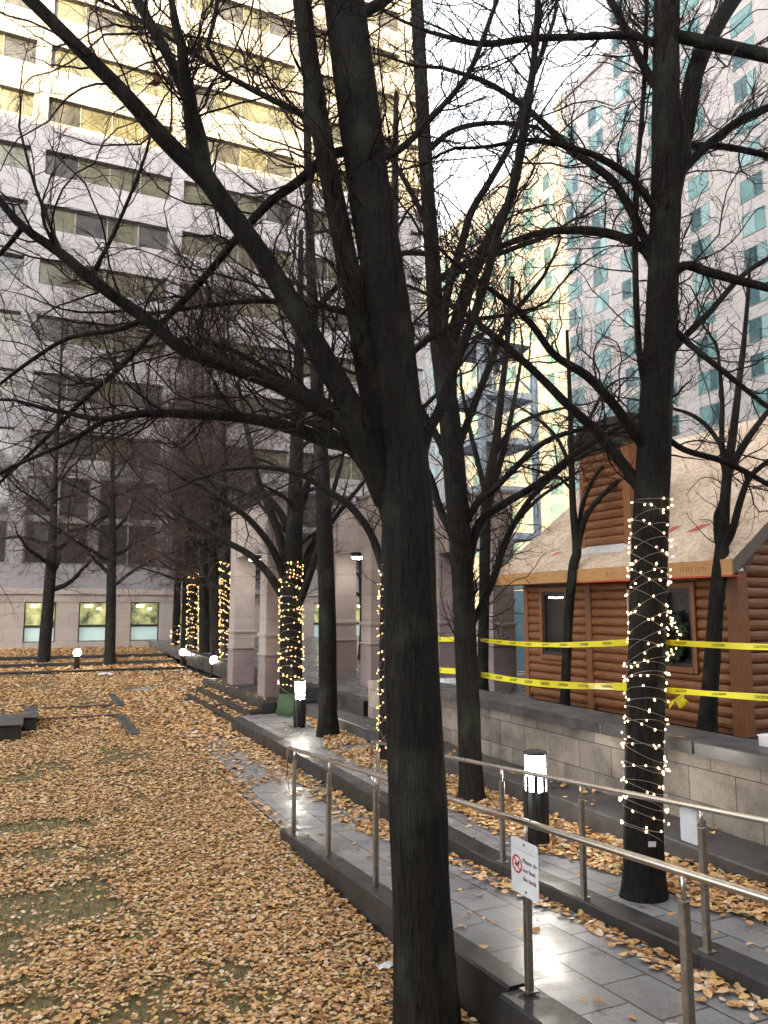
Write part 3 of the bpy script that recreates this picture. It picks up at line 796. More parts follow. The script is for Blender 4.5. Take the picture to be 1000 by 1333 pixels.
def crown_part(limbs, parent, seed, k1=5, k2=8, k3=9, l1=(0.35, 1.3), l2=(0.15, 0.55), l3=(0.06, 0.26), up=(0.25, 0.15, 0.08), t0=0.12, rmin=0.0012, tropy=0.23, name='crown', mat=None, rcap=0.010):
    rg = np.random.default_rng(seed)
    Ls = [resample(l, 14)[0] for l in limbs]
    P = np.stack([l[:, :3] for l in Ls]); Rr = np.stack([l[:, 3] for l in Ls])
    P1, R1 = shoots(P, Rr, k1, *l1, t0, 10, 0.36, 50, up[0], tropy, 0.45, rmin * 2.2, rg, rcap)
    P2, R2 = shoots(P1, R1, k2, *l2, 0.08, 7, 0.5, 46, up[1], tropy * 1.1, 0.5, rmin * 1.3, rg)
    P3, R3 = shoots(P2, R2, k3, *l3, 0.1, 5, 0.6, 44, up[2], tropy * 1.1, 0.5, rmin, rg)
    VV, FF, k = [], [], 0
    for P_, R_, s in ((P1, R1, 5), (P2, R2, 3), (P3, R3, 3)):
        if len(P_) == 0: continue
        V, F = tube_arrays(P_, R_, s); VV.append(V); FF.append(F + k); k += len(V)
    o = mesh_np(name, np.concatenate(VV), np.concatenate(FF), mat or twig_mat, parent)
    return o, P1
def make_tree(label, trunk, limbs, seed, group=None, nm='bare_tree', trunk_grow=0.45, lo_mat=None, wob=0.06, flare=0.3, ridge=0.0, **kw):
    base = trunk[0, :3]
    r = root(nm, tuple(base), label, 'tree', group)
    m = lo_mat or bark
    if ridge:
        Lr, ln = resample(trunk, 260); limb_part(Lr, r, 'trunk', m, 72, wob, flare, ridge)
    else: limb_part(trunk, r, 'trunk', m, 18, wob, flare)
    for L in limbs: limb_part(L, r, 'limb', m, 10, 0.03)
    grow = list(limbs)
    n0 = int(len(trunk) * trunk_grow); grow.append(trunk[n0:])
    crown_part(grow, r, seed, **kw)
    return r
def auto_limbs(trunk, n, seed, t0=0.35, ln=(1.5, 3.0), ang=48, up=0.45, rr=0.4, droop=0.0, az=None, wig=0.12):
    rg = np.random.default_rng(seed); out = []
    for i in range(n):
        t = t0 + (1 - t0) * (i + rg.random() * 0.6) / n * 0.95
        f = t * (len(trunk) - 1); k = min(int(f), len(trunk) - 2); q = trunk[k] + (trunk[k + 1] - trunk[k]) * (f - k)
        a = (i * 2.4 + rg.normal() * 0.5) if az is None else az(i, rg)
        al = R(rg.normal(ang, 9))
        D = np.array([math.cos(a) * math.sin(al), math.sin(a) * math.sin(al), math.cos(al)])
        length = rg.uniform(*ln) * (1 - 0.45 * (t - t0) / (1 - t0)); m = 10
        r0 = max(0.008, q[3] * rr * rg.uniform(0.75, 1.1)); p = q[:3].copy(); pts = []
        for j in range(m + 1):
            s = j / m; pts.append((*p, r0 * (1 - 0.93 * s)))
            p = p + D * length / m
            D = D + rg.normal(size=3) * wig; D[2] += up * 0.12 - droop * s * 0.3; D /= np.linalg.norm(D)
        out.append(np.array(pts))
    return out

# --- the big tree in front
d1 = 5.42
T1 = pxline([(557, 1352, 86), (549, 1180, 76), (542, 1000, 74), (536, 850, 70), (532, 700, 68), (527, 620, 66), (519, 540, 62), (510, 440, 58), (498, 350, 56), (482, 255, 56), (465, 130, 55), (448, 0, 52), (430, -140, 46), (410, -330, 38)], d1, 0.5)
T1[:1, 2] = -0.05
T1L = pxlimbs(T1, [
    ([(512, 640, 30), (494, 560, 36), (478, 480, 32), (462, 390, 29), (436, 262, 28), (411, 130, 26), (393, 0, 24), (378, -140, 20), (360, -300, 14)], 0.25),
    ([(505, 640, 38), (482, 580, 38), (446, 510, 33), (400, 430, 30), (345, 340, 28), (295, 270, 27), (266, 228, 26)], -0.35),
    ([(270, 236, 24), (215, 182, 23), (160, 120, 20), (100, 60, 18), (45, 5, 17), (-20, -55, 15), (-110, -150, 11)], -0.5),
    ([(268, 232, 20), (257, 165, 17), (225, 85, 15), (195, 30, 14), (168, -20, 13), (120, -120, 9)], 0.3),
    ([(500, 650, 30), (470, 578, 27), (432, 540, 22), (370, 505, 19), (300, 478, 18), (240, 455, 17), (190, 415, 16), (130, 372, 15), (80, 330, 13), (30, 295, 11), (-20, 240, 9), (-80, 190, 6)], -0.6),
    ([(500, 640, 26), (462, 585, 23), (420, 572, 20), (375, 556, 17), (320, 544, 15), (250, 539, 13), (190, 538, 11), (138, 546, 8)], 0.5),
    ([(455, 195, 14), (425, 205, 14), (390, 235, 13), (350, 265, 12), (310, 308, 11), (280, 345, 10), (240, 390, 10), (200, 432, 8), (160, 475, 7), (110, 520, 6), (50, 580, 5), (0, 628, 4)], 0.7),
    ([(408, 165, 9), (395, 150, 9), (345, 125, 8), (290, 95, 7), (240, 62, 6), (190, 30, 5), (140, 5, 4)], 0.6),
    ([(540, 640, 16), (556, 566, 15), (572, 535, 14), (585, 495, 14), (602, 450, 13), (624, 392, 12), (648, 305, 11), (668, 240, 10), (684, 150, 9), (696, 70, 8), (702, -20, 7), (706, -120, 5)], 0.4),
    ([(478, 420, 9), (445, 405, 9), (390, 395, 8), (330, 392, 7), (270, 398, 6), (200, 408, 5)], 0.8),
    ([(140, 545, 7), (90, 575, 6), (45, 595, 5), (-10, 620, 4)], -0.3),
    ([(470, 560, 10), (420, 520, 9), (380, 500, 8), (300, 455, 7), (240, 440, 6)], 0.9),
    ([(190, 415, 9), (150, 430, 7), (90, 440, 6), (40, 470, 5), (0, 500, 4)], 0.5),
    ([(30, 295, 8), (10, 320, 6), (-30, 360, 5)], 0.2),
    ([(270, 60, 6), (282, 10, 6), (290, -60, 5)], 0.5),
    ([(80, 332, 7), (66, 295, 5), (45, 240, 4), (25, 165, 3)], 0.2),
    ([(118, 362, 7), (150, 300, 5), (185, 215, 4), (200, 160, 3)], 0.3),
    ([(450, 30, 16), (500, 0, 14), (560, -50, 12), (640, -110, 9)], 0.8),
    ([(476, 215, 10), (520, 195, 9), (565, 150, 8), (610, 95, 7), (640, 20, 6), (660, -40, 5)], 1.0),
    ([(514, 480, 10), (560, 440, 8), (600, 420, 7), (660, 410, 5)], 0.8),
])
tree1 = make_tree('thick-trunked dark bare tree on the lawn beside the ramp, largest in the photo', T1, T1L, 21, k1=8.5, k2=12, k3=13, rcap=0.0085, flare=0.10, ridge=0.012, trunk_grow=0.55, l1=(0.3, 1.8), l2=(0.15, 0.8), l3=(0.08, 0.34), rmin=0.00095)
_o, _ = crown_part([T1[30:]] + T1L[:9], tree1, 5, k1=4.5, k2=9, k3=10, rcap=0.009, l1=(0.5, 2.1), l2=(0.2, 0.7), up=(0.05, 0.0, 0.0), name='crown', rmin=0.0011)

# --- the tree wrapped in lights by the cabin
b2 = (4.92, 5.36); d2 = ahead(*b2)
T2 = pxline([(838, 1170, 52), (838, 1000, 48), (842, 850, 46), (846, 700, 45), (851, 600, 43), (856, 500, 40), (862, 400, 39), (867, 250, 37), (867, 120, 34), (868, 0, 31), (870, -130, 26), (874, -320, 18)], d2, 0.3)
T2L = pxlimbs(T2, [
    ([(884, 215, 22), (893, 160, 24), (906, 90, 24), (935, 30, 21), (968, -20, 18), (1010, -90, 13)], 0.3),
    ([(840, 650, 15), (824, 622, 15), (800, 590, 14), (775, 560, 13), (740, 528, 12), (690, 478, 10), (640, 435, 9), (600, 405, 7), (560, 385, 5)], 0.8),
    ([(850, 590, 15), (826, 565, 14), (800, 528, 13), (765, 490, 12), (722, 462, 10), (690, 420, 9), (650, 385, 7), (600, 350, 5)], -0.5),
    ([(860, 360, 13), (838, 325, 12), (800, 306, 12), (755, 300, 11), (705, 303, 9), (650, 322, 8), (600, 352, 6), (570, 385, 4)], 0.9),
    ([(860, 350, 12), (843, 318, 11), (805, 245, 11), (772, 215, 10), (745, 196, 10), (690, 145, 8), (635, 108, 7), (575, 88, 5)], 0.5),
    ([(864, 290, 11), (850, 268, 10), (822, 232, 10), (780, 205, 9), (745, 193, 8), (695, 182, 6), (640, 190, 5)], -0.4),
    ([(862, 60, 10), (820, 46, 10), (760, 48, 9), (690, 50, 9), (625, 57, 8), (560, 42, 5)], 0.4),
    ([(870, 45, 15), (920, 55, 17), (960, 64, 17), (1010, 75, 17), (1080, 92, 14)], -0.6),
    ([(872, 240, 13), (892, 218, 12), (925, 186, 12), (965, 156, 11), (1005, 138, 10), (1060, 110, 8)], 0.4),
    ([(866, 370, 13), (890, 346, 12), (925, 355, 12), (965, 366, 11), (1010, 378, 10), (1070, 400, 8)], -0.5),
    ([(872, 200, 10), (900, 190, 9), (950, 192, 9), (1010, 205, 8)], 0.7),
    ([(856, 560, 9), (890, 585, 8), (940, 600, 8), (985, 622, 7), (1030, 650, 5)], 0.4),
    ([(858, 480, 10), (890, 440, 9), (925, 405, 8), (965, 360, 7), (1010, 330, 6)], 0.8),
    ([(868, 420, 9), (900, 450, 8), (950, 490, 7), (1000, 530, 6), (1040, 555, 5)], -0.3),
    ([(852, 545, 9), (835, 480, 8), (828, 380, 8), (828, 250, 7), (838, 120, 6), (842, 0, 5)], 0.3),
    ([(866, 130, 12), (840, 90, 11), (810, 30, 9), (780, -30, 8), (740, -100, 6)], 0.3),
])
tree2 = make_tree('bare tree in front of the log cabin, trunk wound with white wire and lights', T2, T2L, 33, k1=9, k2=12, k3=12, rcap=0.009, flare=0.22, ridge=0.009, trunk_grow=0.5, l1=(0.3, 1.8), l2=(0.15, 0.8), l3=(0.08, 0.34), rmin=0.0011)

# --- the next tree of the row, just beyond the right edge of the picture, where the tapes are tied
T0 = smooth_line([(5.0, 1.9, .38, .16), (5.0, 1.9, 1.5, .145), (5.02, 1.88, 3.2, .135), (5.05, 1.85, 5.2, .11), (5.06, 1.8, 7.5, .07), (5.1, 1.8, 9.5, .03)])
tree0 = make_tree('plain dark tree at the right end of the yellow tapes', T0, auto_limbs(T0, 10, 71, .42, (1.4, 2.6), 45, .6, .42, 0, lambda i, rg: rg.uniform(-2.2, .3)), 72, k1=4, k2=6, k3=7)

# --- the plain forked tree behind the big one
b3 = (5.47, 9.12); d3 = ahead(*b3)
T3 = pxline([(614, 1046, 31.7), (609, 900, 29.0), (602, 750, 29.0), (594, 640, 29.0), (587, 560, 28.2), (578, 490, 26.4), (568, 419, 22.0), (562, 322, 19.4), (553, 193, 17.6), (546, 60, 16.7), (541, -20, 15.8), (532, -150, 12.3)], d3, 0.4)
T3L = pxlimbs(T3, [
    ([(584, 545, 22.9), (586, 480, 19.4), (592, 430, 17.6), (612, 366, 16.7), (634, 318, 15.0), (649, 288, 12.3), (668, 248, 10.6), (684, 165, 9.7), (697, 60, 8.8), (702, -40, 7.0)], 0.4),
    ([(575, 470, 12.3), (582, 385, 11.4), (602, 316, 10.6), (614, 275, 9.7), (640, 232, 8.8), (668, 180, 7.9), (690, 110, 7.0), (720, 30, 5.3)], -0.5),
    ([(606, 780, 10.6), (620, 690, 11.4), (650, 660, 10.6), (700, 630, 9.7), (750, 590, 8.8), (800, 560, 7.0), (850, 530, 5.3)], 0.5),
    ([(604, 740, 13.2), (590, 700, 11.4), (572, 660, 10.6), (560, 620, 8.8), (540, 585, 7.0)], 0.3),
    ([(590, 620, 12.3), (575, 580, 10.6), (555, 545, 9.7), (530, 500, 7.9), (500, 450, 6.2), (470, 400, 4.4)], 0.6),
    ([(600, 690, 10.6), (625, 650, 9.7), (640, 640, 8.8), (690, 590, 7.9), (720, 570, 7.0), (760, 558, 5.3)], -0.4),
    ([(590, 600, 10.6), (620, 520, 9.7), (640, 470, 8.8), (660, 420, 7.0), (700, 370, 5.3)], 0.7),
    ([(565, 370, 8.8), (600, 345, 7.9), (650, 330, 7.0), (705, 310, 5.3)], 0.8),
    ([(553, 200, 7.9), (590, 170, 7.0), (640, 160, 6.2), (700, 165, 4.4)], 0.3),
    ([(560, 300, 7.9), (530, 240, 7.0), (500, 190, 6.2), (470, 130, 5.3)], 0.9),
    ([(606, 830, 9.7), (640, 760, 9.7), (660, 700, 8.8), (690, 650, 7.0), (720, 620, 5.3)], 0.9),
    ([(563, 330, 7.9), (520, 330, 7.0), (480, 345, 6.2), (440, 370, 4.4)], 0.4),
])
tree3 = make_tree('plain bare tree forking at mid height, yellow tape tied round it, beside the lit bollard', T3, T3L, 44, flare=0.25, ridge=0.009, k1=8.5, k2=10, k3=10, trunk_grow=0.5, l1=(0.4, 1.9), l2=(0.2, 0.85), l3=(0.1, 0.38), rmin=0.0017)

# --- thin tree with its base by the granite strip
b4 = (5.51, 14.77); d4 = ahead(*b4)
T4 = pxline([(427, 960, 25), (426, 800, 23), (421, 650, 21), (415, 540, 18), (407, 400, 14), (402, 250, 11), (399, 120, 9), (396, 0, 6)], d4, 0.5)
T4L = auto_limbs(T4, 18, 4, 0.40, (2.4, 4.6), 58, 0.6, 0.38, 0.2)
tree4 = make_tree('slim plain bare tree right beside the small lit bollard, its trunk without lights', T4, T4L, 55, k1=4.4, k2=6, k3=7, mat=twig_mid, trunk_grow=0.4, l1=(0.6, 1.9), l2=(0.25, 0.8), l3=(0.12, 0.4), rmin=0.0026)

# --- short wrapped tree with a low spreading crown
b5 = (5.80, 18.05); d5 = ahead(*b5)
T5 = pxline([(379, 932, 31), (379, 860, 29), (379, 800, 28), (379, 765, 27), (383, 700, 22), (385, 640, 20), (387, 560, 17), (389, 470, 13), (391, 380, 9), (392, 300, 6)], d5, 0.3)
T5L = pxlimbs(T5, [
    ([(376, 790, 12), (365, 770, 12), (348, 745, 10), (325, 722, 9), (300, 708, 8), (270, 690, 6), (240, 672, 5)], 0.4),
    ([(377, 775, 11), (362, 730, 10), (345, 700, 9), (320, 672, 8), (295, 655, 7), (262, 632, 5)], -0.8),
    ([(378, 760, 12), (366, 705, 11), (352, 665, 10), (335, 620, 8), (322, 560, 7), (310, 500, 5)], 0.9),
    ([(380, 775, 10), (393, 755, 11), (402, 720, 10), (412, 700, 9), (428, 660, 7), (445, 600, 5)], 0.5),
    ([(380, 800, 9), (392, 780, 10), (408, 735, 9), (425, 690, 7), (455, 650, 6), (480, 620, 4)], -0.7),
    ([(381, 720, 11), (372, 680, 10), (350, 650, 9), (320, 640, 7), (282, 628, 5)], 1.4),
    ([(382, 700, 11), (395, 650, 10), (410, 600, 8), (430, 540, 6)], 1.2),
]) + auto_limbs(T5, 13, 5, 0.40, (2.0, 4.2), 58, 0.6, 0.38, 0.2)
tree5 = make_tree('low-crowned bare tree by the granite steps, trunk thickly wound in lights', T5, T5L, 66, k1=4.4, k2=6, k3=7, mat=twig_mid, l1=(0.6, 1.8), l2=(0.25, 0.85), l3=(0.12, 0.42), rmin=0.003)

g = MB(); q = T5[0]; g.lathe(q[0], q[1], [(q[3] * 1.42, .22), (q[3] * 1.18, .42), (q[3] * 1.10, .75)], 18); g.build('foot_band', noisy('green_foot', (0.02, 0.045, 0.016), (0.045, 0.085, 0.03), 9, (0.6, 0.8)), tree5, label='green band round the foot of the trunk')  # green ring round the trunk foot, wider at the ground

# --- wrapped tree mostly hidden behind the big trunk
b6 = (5.50, 12.05); d6 = ahead(*b6)
T6 = pxline([(505, 992, 24), (505, 850, 22), (506, 740, 21), (508, 640, 19), (510, 520, 16), (512, 400, 13), (514, 260, 10), (516, 120, 6)], d6, 0.4)
T6L = pxlimbs(T6, [
    ([(505, 765, 11), (494, 725, 11), (480, 690, 10), (455, 658, 10), (425, 638, 9), (390, 617, 8), (340, 608, 6), (290, 612, 5)], 0.5),
    ([(507, 700, 10), (490, 640, 9), (465, 590, 8), (430, 560, 7), (380, 545, 5)], -0.7),
]) + auto_limbs(T6, 14, 6, 0.42, (2.0, 4.2), 56, 0.6, 0.38, 0.2)
tree6 = make_tree('light-wound bare tree mostly hidden behind the thick front trunk', T6, T6L, 77, k1=4.4, k2=6, k3=7, mat=twig_mid, l1=(0.5, 1.7), l2=(0.2, 0.7), l3=(0.1, 0.35), rmin=0.0022)

# --- three slim young trees on the plaza
def slim(label, pts, base, limbs, seed, **kw):
    d = ahead(*base)
    T = pxline(pts, d, -0.12); T[0, 2] = min(T[0, 2], PLAZA - .02)
    return make_tree(label, T, pxlimbs(T, limbs), seed, nm='young_tree', group='young trees along the retaining wall', **kw)
slim('slim young tree in front of the left cabin window, forked at the eave', [(735, 922, 13), (738, 850, 12), (742, 780, 12), (747, 735, 13), (751, 715, 12), (746, 660, 9), (744, 600, 8), (742, 520, 6), (738, 430, 4)], (9.28, 12.35),
     [([(751, 718, 9), (760, 680, 8), (775, 655, 7), (800, 630, 6), (835, 600, 4)], -0.3), ([(752, 716, 8), (758, 660, 6), (775, 620, 5), (800, 590, 4)], 0.2), ([(744, 600, 6), (760, 560, 5), (780, 520, 4)], 0.2), ([(744, 610, 6), (725, 570, 5), (700, 545, 4)], 0.3), ([(747, 640, 5), (725, 620, 4), (690, 610, 3)], 0.2)], 91,
     k1=4.5, k2=6, k3=6, l1=(0.3, 1.1), l2=(0.15, 0.5), l3=(0.1, 0.3), rmin=0.002)
slim('crooked young tree with a broken stub before the cabin corner post', [(920, 957, 25), (924, 900, 21), (928, 850, 20), (933, 780, 19), (938, 735, 19), (941, 700, 16), (944, 650, 13), (948, 610, 12), (955, 560, 10), (962, 500, 8), (970, 430, 6), (976, 350, 4)], (9.26, 8.95),
     [([(938, 718, 8), (933, 700, 7), (932, 672, 6), (935, 662, 5)], 0.05), ([(942, 712, 12), (953, 692, 10), (963, 655, 9), (974, 625, 8), (990, 608, 7), (1020, 590, 5)], -0.3), ([(946, 620, 11), (962, 590, 10), (985, 555, 8), (1010, 525, 6), (1050, 490, 5)], 0.3), ([(946, 630, 8), (940, 580, 7), (940, 520, 6), (935, 460, 4)], 0.2), ([(950, 600, 7), (925, 560, 6), (900, 540, 5), (870, 530, 3)], 0.3)], 92,
     k1=4.5, k2=6, k3=6, l1=(0.3, 1.2), l2=(0.15, 0.55), l3=(0.1, 0.3), rmin=0.002)
slim('thin dark young tree rising just behind the forked taped tree', [(628, 908, 15), (630, 800, 14), (632, 700, 14), (634, 640, 13), (645, 580, 11), (652, 520, 9), (660, 450, 7), (668, 360, 5)], (9.3, 15.1),
     [([(633, 690, 9), (640, 640, 9), (655, 590, 8), (668, 530, 6), (680, 460, 4)], 0.3), ([(634, 650, 8), (622, 600, 7), (612, 560, 6), (600, 500, 4)], 0.3), ([(633, 770, 7), (650, 730, 7), (665, 690, 6), (700, 650, 5), (745, 620, 4)], 0.2), ([(640, 600, 7), (665, 560, 6), (700, 540, 5), (740, 530, 3)], 0.4)], 93,
     k1=4, k2=6, k3=6, l1=(0.4, 1.4), l2=(0.2, 0.6), l3=(0.1, 0.35), rmin=0.0025)

# --- the row going away down the path and the two on the terrace
FAR = [
    # label, px base, py base, z, widths, top py, leaning px, limbs
    ('left tree of the pair on the leafy terrace, its trunk leaning slightly', 56, 872, 0.1, 15, 430, 24, 13, 36.2),
    ('right tree of the pair on the leafy terrace, upright beside the glowing bollard', 143, 868, 0.1, 13, 410, 6, 13, 36.4),
    ('thin tree with a few lights at its foot, farthest of the row along the path', 228, 856, 0.0, 9, 520, 10, 10, 41.0),
    ('small dark tree between the farthest one and the first light-wound trunk', 240, 862, 0.0, 10, 500, 8, 10, 38.5),
    ('distant tree wound with lights beside a glowing bollard, left of two such trunks', 250, 868, 0.0, 13, 430, 4, 12, 37.0),
    ('plain dark straight trunk just right of the distant light-wound tree', 267, 876, 0.0, 14, 400, -4, 12, 34.5),
    ('plain slightly bent trunk left of the glowing bollard at the steps', 284, 886, 0.0, 14, 380, -14, 12, 32.0),
    ('light-wound tree close against the left column of the first gateway', 294, 884, 0.0, 13, 400, -2, 12, 31.0),
]
far_trees = []
for i, (lab, bx, by, z, w, top, lean, nl, d) in enumerate(FAR):
    pts = [(bx, by, w * 1.1), (bx + lean * .2, by - 60, w), (bx + lean * .45, by - 140, w * .88), (bx + lean * .6, by - 210, w * .55), (bx + lean * .7, (by + top) / 2 - 50, w * .36), (bx + lean, top + 40, w * .2), (bx + lean * 1.1, top - 40, w * .1)]
    T = pxline(pts, d, 0.3)
    zoff = T[0, 2] - z; T[0, 2] = z - 0.03
    Ls = auto_limbs(T, nl + 8, 100 + i, 0.24, (3.6, 6.8), 64, 0.5, 0.5, 0.4)
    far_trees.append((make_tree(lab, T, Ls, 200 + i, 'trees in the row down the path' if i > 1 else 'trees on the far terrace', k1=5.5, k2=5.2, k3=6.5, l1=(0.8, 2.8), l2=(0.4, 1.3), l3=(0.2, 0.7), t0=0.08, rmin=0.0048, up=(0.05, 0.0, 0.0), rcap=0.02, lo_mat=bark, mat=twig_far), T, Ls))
# one more bare tree on the plaza behind the gateways, thin branches seen through the opening
T = np.array([(11.6, 27.5, PLAZA, .15), (11.65, 27.5, 2.4, .13), (11.6, 27.6, 4.2, .10), (11.7, 27.6, 6.4, .05), (11.7, 27.7, 8.0, .02)])
T = smooth_line(T)
make_tree('bare tree on the plaza seen dimly through the stone gateways', T, auto_limbs(T, 12, 9, 0.3, (1.8, 3.4), 55, 0.3, 0.5), 300, k1=3.0, k2=4, k3=5, l1=(0.7, 1.8), l2=(0.3, 0.9), l3=(0.15, 0.4), rmin=0.004)

# ------------------------------------------------------------------ lights wound round trunks
def bulb_mesh(r, mat, name):
    g = MB(); g.lathe(0, 0, [(r * .35, -r * 1.5), (r, -r * .3), (r * .8, r * .7), (r * .2, r * 1.3)], 6, 0, True)
    me_o = g.build(name, mat, None, origin=(0, 0, 0)); me = me_o.data; bpy.data.objects.remove(me_o); return me
def trunk_at(T, z):
    k = np.interp(z, T[:, 2], np.arange(len(T))); i = np.minimum(k.astype(int), len(T) - 2); f = (k - i)[:, None]
    return T[i] * (1 - f) + T[i + 1] * f
def wind_lights(T, z0, z1, turns, nb, br, label, mat, seed, wire_r=0.003, extra=0, group='string lights on the tree trunks', sparse_top=0.0):
    rg = np.random.default_rng(seed)
    n = int(turns * 20)
    s = np.linspace(0, 1, n)
    ph = s * turns * 2 * np.pi
    up_ = np.where(s < .58, s / .58, (1 - s) / .42)          # wound up the trunk, then down again across itself
    wv = 1.3 + 1.1 * vnoise(s * 9, s * 0, 1.0, seed + 3)
    z = z0 + (z1 - z0) * (up_ + 0.55 / turns * wv * np.sin(ph * 1.0 + 1.3 + 5 * vnoise(s * 6, s * 0, 1.0, seed)) + 1.9 / turns * (vnoise(s * turns * .8, s * 0, 1.0, seed) - 0.5))
    z = np.clip(z, z0, z1)
    q = trunk_at(T, z)
    rr = q[:, 3] * 1.015 + 0.007
    pts = np.stack([q[:, 0] + np.cos(ph) * rr, q[:, 1] + np.sin(ph) * rr, z], axis=1)
    r = root('string_lights', tuple(pts[0]), label, 'string lights', group)
    V, F = tube_arrays(pts[None], np.full((1, n), wire_r), 4)
    mesh_np('wire', V, F, wire_mat, r)
    me = bulb_mesh(br, mat, 'bulb')
    k = (np.linspace(0.01, 0.99, nb + extra) + rg.normal(0, 0.004, nb + extra)) * (n - 1)
    k = np.clip(k, 0, n - 1).astype(int); rg.shuffle(k)
    rest = MB()
    for j, kk in enumerate(k):
        a = ph[kk]; out = br * 1.2 + rg.random() ** 2 * 0.022
        p = pts[kk] + np.array([math.cos(a) * out, math.sin(a) * out, rg.normal(0, 0.012)])
        if j < nb:
            o = bpy.data.objects.new('bulb', me); link(o, r); o.location = tuple(p - wloc(r)); o.rotation_euler = (rg.normal(0, .7), rg.normal(0, .7), 0)
            s_ = rg.choice([0.75, 0.9, 1.0, 1.0, 1.5], p=[.25, .3, .25, .12, .08]); o.scale = (s_, s_, s_)
        else:
            rest.lathe(p[0], p[1], [(br * .4, p[2] - br), (br, p[2]), (br * .3, p[2] + br)], 5, 0, True)
    if extra: rest.build('bulb_cluster', mat, r, kind='stuff')
    return r
def zat(px, py, d): return at(px, py, d)[0][2]
wind_lights(T2, zat(838, 1095, d2), zat(848, 650, d2), 40, 100, 0.0092, 'warm lights on pale wire wound round the trunk in front of the log cabin', bulb_mat, 1, 0.0024, 150)
wind_lights(T5, zat(379, 905, d5), zat(381, 728, d5), 26, 100, 0.0155, 'dense warm lights wound round the low-crowned tree by the granite steps', bulb_far_mat, 2, 0.004, 300)
wind_lights(T6, zat(505, 975, d6), zat(505, 735, d6), 24, 100, 0.012, 'warm lights wound round the trunk that peeps out behind the big front tree', bulb_far_mat, 3, 0.0035, 160)
wind_lights(far_trees[7][1], 0.35, 4.6, 26, 100, 0.021, 'warm lights wound round the trunk against the first gateway column', bulb_far_mat, 4, 0.005, 260)
wind_lights(far_trees[4][1], 0.35, 4.4, 24, 100, 0.021, 'warm lights wound round the distant trunk beside the left glowing bollard', bulb_far_mat, 5, 0.005, 200)
wind_lights(far_trees[2][1], 0.5, 1.8, 8, 24, 0.03, 'short string of warm lights round the farthest trunk of the row', bulb_far_mat, 6, 0.008)
# tag and plug hanging at the foot of the wound wire
p, _ = at(849, 1099, d2 - 0.22)
g = MB(); g.obox(p, ((.91, -.41, 0), (.41, .91, .1), (0, -.1, 1)), 0.032, 0.002, 0.022); g.build('cable_tag', white_plastic, None, 'small white tag at the foot of the light-wound trunk by the cabin', 'tag', origin=p)

# a cluster of brown leaves that still hang in the far crowns, and one near
def leaf_cloud(name, C, n, spread, size, mat, parent, seed):
    rg = np.random.default_rng(seed)
    ctr = np.array(C)[rg.integers(0, len(C), n)] + rg.normal(size=(n, 3)) * spread
    V, F = leaf_quads(ctr, rg, size, flat=0.0)
    return mesh_np(name, V, F, mat, parent, smooth=False)
LEAF_T = np.array([(0, -.5), (.30, -.42), (.47, -.12), (.40, .20), (0, .62), (-.40, .20), (-.47, -.12), (-.30, -.42)])
def leaf_quads(ctr, rg, size, flat=1.0, tilt=0.17):
    """leaf-shaped pairs of quads: 8 outline corners, folded along the midrib"""
    n = len(ctr)
    s = size * rg.uniform(0.55, 1.35, n)
    u = np.concatenate([LEAF_T, np.array([(0, .05)])])            # 9th: middle of the rib
    asp = rg.uniform(0.6, 1.15, n)
    X = u[None, :, 0] * (s * asp)[:, None]; Y = u[None, :, 1] * s[:, None]
    fold = rg.normal(0.08, 0.2, n); curl = rg.normal(0.05, 0.32, n) + (rg.random(n) < .12) * rg.normal(0, 1.1, n)
    Z = np.abs(u[None, :, 0]) * (s * fold)[:, None] + (u[None, :, 1] ** 2) * (s * curl)[:, None] * 0.6 + rg.normal(0, 0.03, (n, 9)) * s[:, None]
    az = rg.uniform(0, 2 * np.pi, n)
    if flat > 0: tx, ty = rg.normal(0, tilt, n), rg.normal(0, tilt, n)
    else: tx, ty = rg.uniform(-3, 3, n), rg.uniform(-3, 3, n)
    c, s_ = np.cos(tx)[:, None], np.sin(tx)[:, None]; Y, Z = Y * c - Z * s_, Y * s_ + Z * c
    c, s_ = np.cos(ty)[:, None], np.sin(ty)[:, None]; X, Z = X * c + Z * s_, -X * s_ + Z * c
    c, s_ = np.cos(az)[:, None], np.sin(az)[:, None]; X, Y = X * c - Y * s_, X * s_ + Y * c
    V = np.stack([X, Y, Z], axis=2) + ctr[:, None, :]
    if flat > 0:
        V[:, :, 2] += (ctr[:, 2:3] + 0.003 - V[:, :, 2].min(axis=1, keepdims=True)) * 0.8
    q = np.array([(0, 1, 2, 8), (8, 2, 3, 4), (0, 8, 6, 7), (8, 4, 5, 6)])
    F = (np.arange(n) * 9)[:, None, None] + q[None]
    return V.reshape(-1, 3), F.reshape(-1, 4)
for i in (1, 2, 3):
    tr, T, Ls = far_trees[i]
    C = [l[k, :3] for l in Ls[:5] for k in (5, 7, 9)]
    o = leaf_cloud('hanging_leaves', C, 130 if i > 1 else 50, 0.6, 0.13, brown_leaf, tr, 400 + i); o['kind'] = 'stuff'
p, _ = at(203, 103, d1 + .3)
o = leaf_cloud('hanging_leaves', [p], 6, 0.02, 0.07, leaf_mat, tree1, 9); o['kind'] = 'stuff'
